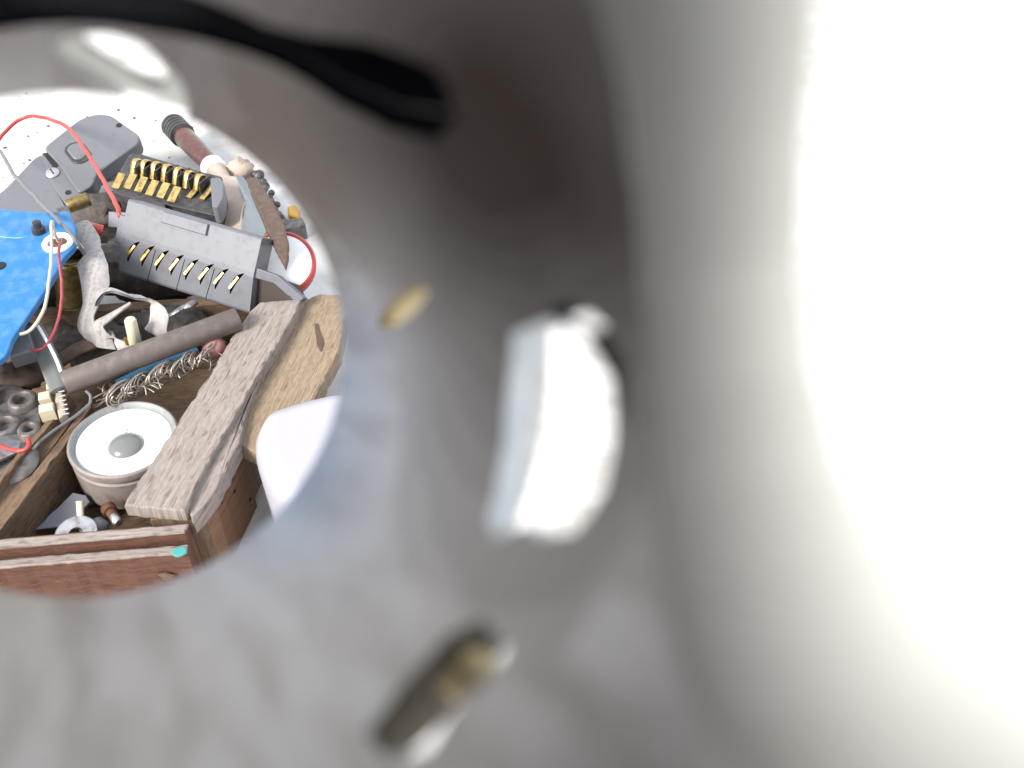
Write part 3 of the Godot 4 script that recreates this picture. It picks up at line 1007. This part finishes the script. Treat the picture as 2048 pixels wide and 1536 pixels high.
# ---------------------------------------------------------------- speaker
func speaker() -> void:
	var c := P(246, 875, 0.046)
	var o := thing("small_speaker", "small round loudspeaker with white paper cone beside the cap board", "loudspeaker", c - Vector3(0, 0.024, 0))
	var up := Vector3(0.03, 1, 0.02).normalized()
	var R := 0.0255
	part(o, "can", Shape.new().lathe(c, up, [Vector2(0, -0.024), Vector2(R - 0.002, -0.024), Vector2(R - 0.0005, -0.0232), Vector2(R - 0.0002, -0.0220), Vector2(R - 0.0002, -0.0068), Vector2(R - 0.0012, -0.0062), Vector2(R - 0.0012, -0.0044), Vector2(R, -0.0040), Vector2(R + 0.0002, -0.001), Vector2(R - 0.0002, -0.0003), Vector2(R - 0.0009, 0)], 72), M.can)
	part(o, "rim", Shape.new().lathe(c, up, [Vector2(R - 0.0009, 0), Vector2(R - 0.0016, -0.0002), Vector2(R - 0.0022, -0.0010), Vector2(0.0223, -0.0029)], 72), M.ring_grey)
	part(o, "cone", Shape.new().lathe(c, up, [Vector2(0.0223, -0.0029), Vector2(0.0216, -0.0022), Vector2(0.0204, -0.0024), Vector2(0.019, -0.0030), Vector2(0.015, -0.0040), Vector2(0.0084, -0.0056)], 72), M.paper)
	part(o, "dust_cap", Shape.new().lathe(c, up, [Vector2(0.0084, -0.0055), Vector2(0.0080, -0.0046), Vector2(0.0062, -0.0032), Vector2(0.0034, -0.0022), Vector2(0, -0.0019)], 40), M.glassy)
	for w in [[[258, 846], [254, 862], [253, 872]], [[248, 858], [252, 866], [253, 872]]]:
		part(o, "crack", Shape.new().tube(level(w, 0.0424), 0.00022, 5), M.grey_wire)


# ---------------------------------------------------------------- other scrap
func other_scrap() -> void:
	# brown pipe across the heap
	var a := P(128, 767, 0.058)
	var b := P(478, 637, 0.062)
	var d := (b - a).normalized()
	var pipe := thing("pipe", "brownish grey rod lying across the heap in front of the fuse box", "pipe", a)
	part(pipe, "tube", Shape.new().lathe(a, d, [Vector2(0.0038, 0.003), Vector2(0.0042, 0.0), Vector2(0.0058, 0.0), Vector2(0.0061, 0.0005), Vector2(0.0061, (b - a).length() - 0.0012), Vector2(0.0056, (b - a).length() - 0.0003), Vector2(0.0044, (b - a).length()), Vector2(0, (b - a).length())], 32), M.pipe)
	part(pipe, "end_plug", Shape.new().lathe(a, d, [Vector2(0.0042, 0.001), Vector2(0, 0.0012)], 24), M.dull_brass)

	# white tub at the right
	var tub := []
	for q in rounded(level([[496, 872], [520, 812], [600, 786], [700, 764], [790, 800], [800, 980], [640, 1050], [530, 960]], 0.062), 0.02, 6):
		tub.append(q)
	solo("white_tub", Shape.new().slab(tub, Vector3(0.002, -0.0615, 0.002), 0.011, Vector3.RIGHT, true), M.white, "smooth white plastic tub standing against the outside of the crate", "tub", P(600, 900, 0))

	# dark brown plug with black cap, far right of the floor
	var pa := P(346, 250, 0.016)
	var pb := P(436, 345, 0.014)
	var pd := (pb - pa).normalized()
	var pl := (pb - pa).length()
	var plug := thing("cable_plug", "dark brown plug with a ribbed black cap and white collar lying on the floor", "plug", P(390, 300, 0))
	var cap := [Vector2(0, 0), Vector2(0.006, 0.0)]
	for k in 5:
		var y := 0.001 + k * 0.004
		cap.append_array([Vector2(0.0098, y), Vector2(0.0098, y + 0.0026), Vector2(0.0088, y + 0.003), Vector2(0.0088, y + 0.0038)])
	cap.append_array([Vector2(0.007, 0.022), Vector2(0, 0.022)])
	part(plug, "cap", Shape.new().lathe(pa, pd, cap, 24), M.black)
	part(plug, "barrel", Shape.new().lathe(pa, pd, [Vector2(0.0076, 0.020), Vector2(0.0082, 0.024), Vector2(0.0076, pl * 0.6), Vector2(0.0066, pl * 0.9), Vector2(0, pl * 0.9)], 24), M.brown_plug)
	part(plug, "tail", Shape.new().lathe(pa, pd, [Vector2(0.0072, pl * 0.94), Vector2(0.0066, pl * 1.02), Vector2(0.004, pl * 1.2), Vector2(0, pl * 1.21)], 20), M.beige)
	part(plug, "collar", Shape.new().lathe(pa, pd, [Vector2(0, pl * 0.86), Vector2(0.0082, pl * 0.86), Vector2(0.0087, pl * 0.87), Vector2(0.0087, pl * 0.97), Vector2(0.0082, pl * 0.98), Vector2(0, pl * 0.98)], 24), M.paper)

	# pale bent sheet behind
	var scrap := thing("plastic_scrap", "bent pale plastic scrap, half beige and half bluish, behind the fuse box", "plastic scrap", P(480, 430, 0))
	part(scrap, "beige_panel", Shape.new().slab(rounded(pts([[440, 350, 0.02], [470, 352, 0.026], [492, 400, 0.034], [484, 470, 0.04], [440, 450, 0.03]]), 0.002), Vector3(0, -0.0016, 0), 0.0005), M.beige)
	part(scrap, "bluish_panel", Shape.new().slab(rounded(pts([[470, 350, 0.028], [486, 352, 0.027], [512, 390, 0.024], [536, 458, 0.024], [520, 486, 0.028], [482, 470, 0.041], [491, 402, 0.036]]), 0.002), Vector3(0, -0.0016, 0), 0.0005), M.pale_blue)
	part(scrap, "raised_seam", Shape.new().tube(curve(pts([[494, 400, 0.037], [484, 420, 0.039], [482, 470, 0.0425]]), 6), 0.0006, 6), M.beige)

	var chip := solo("broken_chip", Shape.new().blob(P(481, 342, 0.012), Vector3(0.010, 0.009, 0.008), nz, 0.5), M.beige, "small knobbly beige chip beside the white collar of the plug", "chip", P(481, 342, 0))
	chip.set_meta("group", "")
	chip.remove_meta("group")

	# pointed brown stake
	solo("pointed_stake", Shape.new().slab(worn(pts([[492, 356, 0.062], [514, 352, 0.062], [532, 380, 0.066], [549, 408, 0.070], [568, 446, 0.076], [577, 484, 0.081], [576, 512, 0.083], [571, 532, 0.084], [556, 506, 0.082], [540, 474, 0.078], [522, 432, 0.072], [505, 392, 0.066]]), 0.004, 0.0003), Vector3(0, -0.003, 0.0), 0.0011, P(571, 532, 0.084) - P(500, 356, 0.062), true), M.stake, "dark brown pointed stake leaning over the right end of the fuse box", "stake", P(535, 430, 0.05))
	# beaded chain behind it
	var chain := thing("bead_chain", "blackish blue bead chain half hidden behind the pointed stake", "chain", P(540, 395, 0))
	var line := curve(pts([[512, 346, 0.012], [524, 362, 0.014], [537, 388, 0.014], [548, 412, 0.013], [560, 436, 0.012], [566, 450, 0.010]]), 3)
	for k in line.size():
		var p: Vector3 = line[k] + Vector3(0.002 * sin(k * 2.3), 0, 0.002 * cos(k * 1.7))
		part(chain, "bead", Shape.new().blob(p, Vector3.ONE * (0.0030 + 0.0007 * sin(k * 1.9)), nz, 0.2, 8), [M.black, M.black, M.dull_steel][k % 3])
	solo("yellow_clip", Shape.new().slab(rounded(level([[574, 412], [592, 408], [600, 420], [596, 434], [576, 430]], 0.008), 0.002), Vector3(0, -0.0075, 0), 0.0015, Vector3.RIGHT, true), M.yellow, "small yellow plastic clip on the floor beside the bead chain", "clip", P(585, 420, 0))
	solo("flat_bracket", Shape.new().slab(rounded(level([[562, 442], [604, 432], [612, 448], [570, 458]], 0.012), 0.002), Vector3(0, -0.0115, 0), 0.0015, Vector3.RIGHT, true), M.dull_steel, "flat dark grey metal bracket next to the yellow clip", "bracket", P(585, 445, 0))

	# white lid with red rim
	var lc := P(560, 528, 0.060)
	var ln := Vector3(0.06, 0.86, 0.5).normalized()
	var lid := thing("red_rimmed_lid", "white lid with a red rim tilted behind the end of the fuse box", "lid", lc)
	part(lid, "disc", Shape.new().lathe(lc, ln, [Vector2(0.0182, -0.004), Vector2(0.0182, 0.0004), Vector2(0.0174, 0.0009), Vector2(0.015, 0.0006), Vector2(0, 0.0006)], 48), M.paper)
	part(lid, "rim", Shape.new().lathe(lc, ln, [Vector2(0.0176, -0.005), Vector2(0.0196, -0.005), Vector2(0.0201, -0.001), Vector2(0.0199, 0.0008), Vector2(0.0191, 0.0017), Vector2(0.0182, 0.0015), Vector2(0.0176, 0.0004)], 56), M.red_wire)
	solo("red_tube", Shape.new().tube(curve(pts([[500, 604, 0.046], [520, 603, 0.048], [548, 598, 0.049], [572, 590, 0.049], [588, 578, 0.046]]), 6), 0.0016, 10), M.red_wire, "short bright red tube lying under the right end of the fuse box", "tube", P(540, 600, 0.04))
	solo("red_sleeve", Shape.new().tube(curve(pts([[182, 456, 0.07], [192, 459, 0.072], [206, 462, 0.071]]), 5), 0.0034, 12), M.red_wire, "stubby red sleeve poking out beside the blue plate", "sleeve", P(192, 459, 0.06))

	# wires
	solo("red_wire", Shape.new().tube(kinked(curve(pts([[-40, 320, 0.045], [0, 277, 0.048], [28, 247, 0.052], [58, 233, 0.056], [95, 237, 0.06], [132, 253, 0.064], [160, 284, 0.067], [186, 324, 0.070], [208, 364, 0.074], [228, 400, 0.078], [239, 428, 0.078], [242, 446, 0.07]]))), 0.0013, 10), M.red_wire, "red insulated wire arching over the grey switch housing", "wire", P(140, 300, 0.06))
	solo("grey_cable", Shape.new().tube(kinked(curve(pts([[-30, 270, 0.04], [0, 303, 0.055], [28, 348, 0.068], [68, 392, 0.078], [106, 432, 0.092], [138, 464, 0.096], [160, 492, 0.090], [168, 506, 0.08]]))), 0.0011, 10), M.grey_wire, "thin grey cable running over the switch housing and blue plate corner", "cable", P(70, 395, 0.07))
	solo("white_wire", Shape.new().tube(kinked(curve(pts([[118, 482, 0.088], [108, 466, 0.096], [105, 444, 0.099], [102, 462, 0.099], [103, 500, 0.096], [102, 540, 0.092], [95, 580, 0.088], [88, 618, 0.084], [76, 644, 0.080], [58, 662, 0.077], [38, 669, 0.077]]))), 0.00085, 8), M.white_wire, "cream white wire hanging over the edge of the blue plate", "wire", P(95, 580, 0.08))
	solo("pink_wire", Shape.new().tube(kinked(curve(pts([[122, 478, 0.088], [118, 500, 0.092], [119, 530, 0.088], [124, 560, 0.082], [122, 600, 0.076], [116, 640, 0.070], [103, 676, 0.066], [92, 692, 0.064], [80, 699, 0.064], [62, 699, 0.064]]))), 0.0008, 8), M.pink_wire, "thin pinkish red wire dangling from the grommet of the blue plate", "wire", P(120, 590, 0.07))
	solo("red_lead", Shape.new().tube(kinked(curve(pts([[-40, 880, 0.05], [0, 893, 0.052], [28, 901, 0.053], [50, 898, 0.054], [58, 888, 0.055], [56, 878, 0.054]]))), 0.0011, 8), M.red_wire, "red lead with a hooked end among the metal scrap in the crate corner", "wire", P(30, 900, 0.045))
	solo("dark_wire", Shape.new().tube(kinked(curve(pts([[172, 782, 0.056], [181, 792, 0.054], [178, 808, 0.052], [160, 824, 0.051], [132, 846, 0.05], [104, 864, 0.05], [82, 880, 0.05], [64, 900, 0.048]]))), 0.0008, 8), M.grey_wire, "thin dark grey wire lying along the divider beside the loudspeaker", "wire", P(120, 855, 0.045))

	# brass tube behind the pink wire
	var ba := P(152, 612, 0.034)
	var bb := P(140, 512, 0.066)
	var bd := (bb - ba).normalized()
	var bl := (bb - ba).length()
	var brass := thing("brass_tube", "dull brass tube with bright rims behind the pinkish red wire", "tube", ba)
	part(brass, "barrel", Shape.new().lathe(ba, bd, [Vector2(0, 0), Vector2(0.0098, 0), Vector2(0.0098, bl), Vector2(0.0088, bl), Vector2(0.0086, bl - 0.006), Vector2(0, bl - 0.006)], 36), M.dull_brass)
	for f in [0.08, 0.94]:
		part(brass, "rim", Shape.new().lathe(ba + bd * bl * f, bd, [Vector2(0.0096, -0.0013), Vector2(0.0104, -0.0008), Vector2(0.0104, 0.0008), Vector2(0.0096, 0.0013)], 36), M.brass)
	var stub := P(158, 408, 0.052)
	solo("brass_stub", Shape.new().lathe(stub - Vector3(0.006, 0, -0.003), Vector3(0.85, 0.1, -0.5), [Vector2(0, 0), Vector2(0.0042, 0), Vector2(0.0045, 0.0006), Vector2(0.0045, 0.013), Vector2(0.0038, 0.0136), Vector2(0, 0.0136)], 22), M.dull_brass, "short brass stub just below the switch housing", "stub", stub)

	# cloth strips
	var strip := thing("cloth_strip", "twisted grey cloth strip knotted in a loop between plate and fuse box", "cloth", P(200, 600, 0.03))
	var widths := func(list: Array, w: Array) -> Array:
		var out := []
		for i in list.size():
			var k := float(i) / (list.size() - 1) * (w.size() - 1)
			var j := mini(int(k), w.size() - 2)
			out.append(w[j].lerp(w[j + 1], k - j))
		return out
	var s1 := curve(pts([[160, 448, 0.078], [176, 474, 0.076], [187, 500, 0.074], [185, 530, 0.072], [190, 566, 0.068], [184, 604, 0.064], [172, 638, 0.060], [178, 664, 0.056], [196, 690, 0.05]]), 6)
	part(strip, "strip", Shape.new().band(s1, widths.call(s1, [Vector3(0.004, 0.0005, -0.003), Vector3(0.006, 0.0, -0.001), Vector3(0.004, 0.001, -0.001), Vector3(0.0085, 0.0, 0.0), Vector3(0.0075, -0.001, 0), Vector3(0.005, 0.001, 0.0), Vector3(0.005, 0.002, 0.001), Vector3(0.0062, 0.001, 0.002), Vector3(0.006, 0, 0.003)])), M.cloth)
	var s2 := curve(pts([[184, 612, 0.064], [196, 590, 0.069], [218, 580, 0.072], [246, 586, 0.071], [274, 594, 0.070], [300, 600, 0.068], [314, 614, 0.066], [318, 638, 0.064], [312, 660, 0.060], [326, 672, 0.056]]), 6)
	part(strip, "loop", Shape.new().band(s2, widths.call(s2, [Vector3(0.003, 0.002, 0.002), Vector3(0.002, 0.001, 0.004), Vector3(0.001, 0.002, 0.0045), Vector3(-0.001, 0.003, 0.003), Vector3(0.0, 0.002, 0.004), Vector3(0.001, 0.003, 0.003), Vector3(0.004, 0.001, 0.001), Vector3(0.005, 0.001, -0.001), Vector3(0.006, 0, 0.001), Vector3(0.005, 0, 0.002)])), M.cloth)
	var s3 := curve(pts([[262, 606, 0.066], [240, 622, 0.064], [218, 636, 0.062], [196, 650, 0.060], [200, 672, 0.055], [208, 694, 0.05]]), 6)
	part(strip, "fold", Shape.new().band(s3, widths.call(s3, [Vector3(0.001, 0.001, 0.002), Vector3(0.001, 0.002, 0.005), Vector3(0.002, 0.002, 0.0055), Vector3(0.004, 0.001, 0.003), Vector3(0.0065, 0.0, 0.001), Vector3(0.007, 0, 0.002)])), M.cloth)
	var s4 := curve(pts([[214, 668, 0.056], [232, 672, 0.057], [246, 690, 0.056], [254, 706, 0.052]]), 6)
	part(strip, "fold", Shape.new().band(s4, widths.call(s4, [Vector3(0.001, 0.001, 0.005), Vector3(0.003, 0.001, 0.004), Vector3(0.0045, 0.0, 0.001), Vector3(0.004, 0, 0)])), M.cloth)

	# ivory peg
	var ia := P(274, 700, 0.052)
	var ib := P(260, 638, 0.072)
	solo("ivory_peg", Shape.new().lathe(ia, ib - ia, [Vector2(0, 0), Vector2(0.0030, 0), Vector2(0.0032, 0.004), Vector2(0.0030, 0.0045), Vector2(0.0032, 0.005), Vector2(0.0030, (ib - ia).length() - 0.001), Vector2(0.0024, (ib - ia).length()), Vector2(0, (ib - ia).length())], 20), M.ivory, "ivory plastic peg standing inside the cloth loop", "peg", ia)
	solo("amber_sliver", Shape.new().tube(pts([[252, 676, 0.06], [262, 704, 0.052]]), [0.0016, 0.0013], 8), M.brass, "small amber sliver beside the ivory peg", "sliver", P(258, 690, 0.05))

	# things under the rod
	solo("blue_sheath", Shape.new().tube(curve(pts([[236, 772, 0.043], [276, 752, 0.045], [318, 735, 0.046], [362, 718, 0.047], [396, 704, 0.047]]), 5), 0.0042, 12, true, 0.6), M.sky_blue, "light blue cable sheath under the brown rod", "sheath", P(318, 735, 0.04))
	wire_braid()
	solo("pink_stopper", Shape.new().blob(P(428, 694, 0.052), Vector3(0.0062, 0.006, 0.0062), nz, 0.08), M.pink, "glossy pink stopper beside the end of the brown rod", "stopper", P(428, 694, 0.046))
	solo("crumpled_foil", Shape.new().tube(curve(pts([[338, 632, 0.05], [352, 624, 0.053], [362, 616, 0.051], [376, 612, 0.053], [390, 604, 0.05]]), 5), 0.0022, 7, true, 0.5), M.steel, "strip of shiny crumpled metal in the gap under the fuse box", "metal strip", P(360, 618, 0.045))


func wire_braid() -> void:
	var mid := curve(pts([[196, 792, 0.046], [222, 782, 0.049], [246, 786, 0.050], [268, 774, 0.050], [290, 768, 0.049], [316, 752, 0.050], [344, 744, 0.050], [372, 730, 0.051], [400, 722, 0.051], [436, 702, 0.052]]), 6)
	var s := Shape.new()
	var k := mid.size()
	for w in 54:
		var path := []
		var ph := rng.randf() * TAU
		var tw := rng.randf_range(0.45, 0.8) * (1.0 if w % 3 > 0 else -1.0)
		var from := rng.randi_range(0, k - 16)
		var to := mini(k - 1, from + rng.randi_range(10, 26))
		var lump := rng.randf_range(0.75, 1.15)
		for i in range(from, to):
			var r := (0.0052 + 0.0026 * sin(i * 0.62 + 1.0)) * lump
			path.append(mid[i] + Vector3(cos(ph + i * tw) * 0.5, sin(ph + i * tw) * 0.75, -cos(ph + i * tw)) * r)
		s.tube(curve(path, 4), 0.00042, 6)
	for w in 40:
		# frayed ends
		var p: Vector3 = mid[rng.randi_range(2, k - 2)]
		var dir := Vector3(rng.randf_range(-1, 1), rng.randf_range(-0.2, 0.8), rng.randf_range(-0.2, 1)).normalized()
		var bend := Vector3(rng.randf_range(-1, 1), rng.randf_range(-1, 0.0), rng.randf_range(-0.2, 1)) * 0.0022
		s.tube(curve([p, p + dir * 0.004, p + dir * 0.0062 + bend, p + dir * 0.007 + bend * 2.0], 4), 0.00036, 5)
	solo("wire_braid", s, M.tan_steel, "frayed tangle of twisted steel wire beside the loudspeaker", "wire", P(310, 760, 0.04))


# ---------------------------------------------------------------- small scrap
func small_scrap() -> void:
	# cast bracket with bosses in the left corner
	var br := thing("cast_bracket", "dark cast metal bracket with round bosses at the crate's left", "bracket", P(30, 840, 0.03))
	part(br, "plate", Shape.new().slab(rounded(level([[-120, 770], [0, 768], [40, 770], [76, 800], [84, 850], [74, 872], [20, 880], [-120, 900]], 0.044), 0.004, 3), Vector3(0, -0.006, 0), 0.001, Vector3.RIGHT, true), M.dull_steel)
	for q in [[44, 799, 0.0068], [8, 850, 0.0072], [58, 858, 0.0055], [-40, 800, 0.007]]:
		var c := P(q[0], q[1], 0.047)
		var r: float = q[2]
		part(br, "boss", Shape.new().lathe(c, Vector3(0, 1, 0.05), [Vector2(r + 0.001, -0.005), Vector2(r, 0.0002), Vector2(r - 0.0008, 0.001), Vector2(r - 0.0022, 0.0011), Vector2(r - 0.003, 0.0003), Vector2(r - 0.0033, -0.004), Vector2(0, -0.004)], 28), M.dull_steel)
	solo("olive_lump", Shape.new().blob(P(40, 752, 0.042), Vector3(0.013, 0.007, 0.010), nz, 0.35), M.stake, "olive brown lump of dried filler behind the cast bracket", "lump", P(40, 752, 0.03))
	var g := P(44, 698, 0.06)
	solo("grey_block", Shape.new().box(g, Basis(Vector3(0, 1, 0), 0.5) * Basis(Vector3(1, 0, 0), 0.3), Vector3(0.012, 0.010, 0.013), 0.0012), M.grey_plastic, "dark grey plastic block under the tip of the blue plate", "block", g - Vector3(0, 0.006, 0))
	var sleeve := curve(pts([[66, 656, 0.058], [86, 694, 0.056], [104, 736, 0.054], [122, 782, 0.052]]), 5)
	solo("clear_sleeve", Shape.new().tube(sleeve, 0.0052, 16, true, 0.55), M.glassy, "smoky grey plastic sleeve running down to the cream connector", "sleeve", P(95, 715, 0.05))
	solo("sleeve_highlight", Shape.new().tube(curve(pts([[76, 652, 0.066], [98, 690, 0.064], [113, 720, 0.062], [127, 758, 0.060]]), 5), 0.0008, 6), M.paper, "thin white strip painting the highlight along the edge of the smoky sleeve", "strip", P(105, 700, 0.055))  # highlight of the sleeve, painted as a white strip
	# cream connector
	var cc := thing("cream_connector", "cream plastic connector of three blocks with a row of metal pins", "connector", P(105, 800, 0.04))
	for q in [[109, 778, 0.0062], [92, 800, 0.0055], [96, 824, 0.0068]]:
		part(cc, "block", Shape.new().box(P(q[0], q[1], 0.050), Basis(Vector3(0, 1, 0), 0.35), Vector3(q[2], 0.007, 0.0056), 0.0007), M.ivory)
	part(cc, "pin_strip", Shape.new().slab(level([[112, 768], [122, 772], [132, 826], [118, 838], [110, 800]], 0.0515), Vector3(0, -0.005, 0), 0.0005), M.beige)
	for k in 6:
		var p := P(118 + k * 1.6, 784 + k * 9.0, 0.052)
		part(cc, "pin", Shape.new().tube([p, p + Vector3(0.0034, 0.0012, 0.0004)], 0.0005, 6), M.steel)
	solo("bent_sheet", Shape.new().slab(rounded(pts([[-60, 900, 0.05], [0, 872, 0.048], [40, 866, 0.045], [66, 876, 0.042], [60, 892, 0.044], [0, 918, 0.05], [-60, 940, 0.052]]), 0.002), Vector3(0, -0.0015, 0), 0.0005), M.steel, "bent sheet of grey metal under the red lead", "metal sheet", P(20, 890, 0.04))
	solo("round_cover", Shape.new().lathe(P(20, 924, 0.044), Vector3(0, 1, 0.1), [Vector2(0, -0.006), Vector2(0.012, -0.006), Vector2(0.013, -0.001), Vector2(0.012, 0.0), Vector2(0.008, 0.001), Vector2(0, 0.0012)], 30), M.dull_steel, "flat round dark metal cover below the red lead", "cover", P(20, 924, 0.036))

	# front compartment
	solo("grey_foil", Shape.new().slab(worn(pts([[69, 1060, 0.026], [100, 1028, 0.028], [146, 984, 0.032], [172, 990, 0.030], [180, 1003, 0.026], [150, 1036, 0.027], [122, 1054, 0.026]]), 0.004, 0.0005), Vector3(0, -0.0012, 0), 0.0005), M.pale_plastic, "folded grey tape lying in the front compartment of the crate", "tape", P(120, 1030, 0.02))
	var ka := P(163, 1066, 0.030)
	var kb := P(159, 1002, 0.040)
	solo("cream_stick", Shape.new().tube([ka, ka.lerp(kb, 0.5), kb], [0.0011, 0.0016, 0.0017], 8, true, 0.7), M.ivory, "cream stick standing upright behind the crate's front board", "stick", ka)
	solo("steel_washer", Shape.new().lathe(P(152, 1068, 0.034), Vector3(0.05, 1, 0.2), [Vector2(0.003, 0), Vector2(0.0032, 0.0006), Vector2(0.0085, 0.0008), Vector2(0.0092, 0.0004), Vector2(0.0092, -0.0006), Vector2(0.003, -0.0006), Vector2(0.003, 0)], 32), M.steel, "steel washer lying behind the crate's front board", "washer", P(150, 1066, 0.03))
	solo("grey_ball", Shape.new().blob(P(195, 1054, 0.030), Vector3(0.0046, 0.004, 0.0046), nz, 0.15), M.pale_plastic, "bluish grey plastic knob next to the washer", "knob", P(195, 1054, 0.026))
	var ra := P(216, 1016, 0.030)
	var rb := P(246, 1060, 0.032)
	var bolt := thing("rusty_bolt", "short rusty bolt with a bright tip beside the end of the cap board", "bolt", ra)
	part(bolt, "shank", Shape.new().lathe(ra, rb - ra, [Vector2(0, 0), Vector2(0.0036, 0), Vector2(0.0036, 0.004), Vector2(0.0024, 0.0042), Vector2(0.0022, 0.009), Vector2(0, 0.009)], 14), M.rust)
	part(bolt, "tip", Shape.new().lathe(ra, rb - ra, [Vector2(0.0023, 0.008), Vector2(0.0024, 0.0125), Vector2(0.0016, 0.0135), Vector2(0, 0.0136)], 14), M.steel)

	# dark scrap low in the crate, glimpsed in the gaps
	var lows := [
		["rubber_scrap", [200, 690, 0.036], Vector3(0.022, 0.010, 0.016), M.dark_lump, "black rubber scrap low in the heap under the cloth"],
		["rubber_scrap", [330, 660, 0.032], Vector3(0.026, 0.012, 0.014), M.dark_lump, "black rubber scrap below the fuse box's front edge"],
		["rubber_scrap", [120, 650, 0.024], Vector3(0.022, 0.010, 0.018), M.dark_lump, "black rubber scrap low down under the pinkish red wire"],
		["oily_rag", [300, 540, 0.030], Vector3(0.045, 0.018, 0.022), M.dark_lump, "dark oily rag carrying the fuse box"],
		["oily_rag", [5, 590, 0.036], Vector3(0.034, 0.026, 0.028), M.dark_lump, "dark oily rag carrying the blue plate"],
		["oily_rag", [196, 432, 0.022], Vector3(0.024, 0.014, 0.018), M.dark_lump, "dark oily rag between switch housing and fuse box"],
		["oily_rag", [196, 322, 0.012], Vector3(0.017, 0.012, 0.016), M.dark_lump, "dark oily rag propping up the switch housing beside the terminal block"],
		["oily_rag", [360, 420, 0.012], Vector3(0.034, 0.011, 0.014), M.dark_lump, "dark oily rag under the terminal block"],
		["oily_rag", [540, 560, 0.030], Vector3(0.016, 0.014, 0.014), M.stake, "dark brown rag under the red-rimmed lid"],
	]
	for q in lows:
		var c := P(q[1][0], q[1][1], q[1][2])
		solo(q[0], Shape.new().blob(c, q[2], nz, 0.4), q[3], q[4], "rag" if q[0] == "oily_rag" else "scrap", c - Vector3(0, q[2].y, 0), "oily rags in the heap" if q[0] == "oily_rag" else "rubber scraps in the crate")
	var strap := curve(pts([[118, 724, 0.044], [150, 702, 0.048], [182, 688, 0.05], [216, 676, 0.048]]), 5)
	solo("dark_strap", Shape.new().tube(strap, 0.005, 12, true, 0.5), M.stake, "dark brown strap between the smoky sleeve and the cloth", "strap", P(165, 695, 0.04))
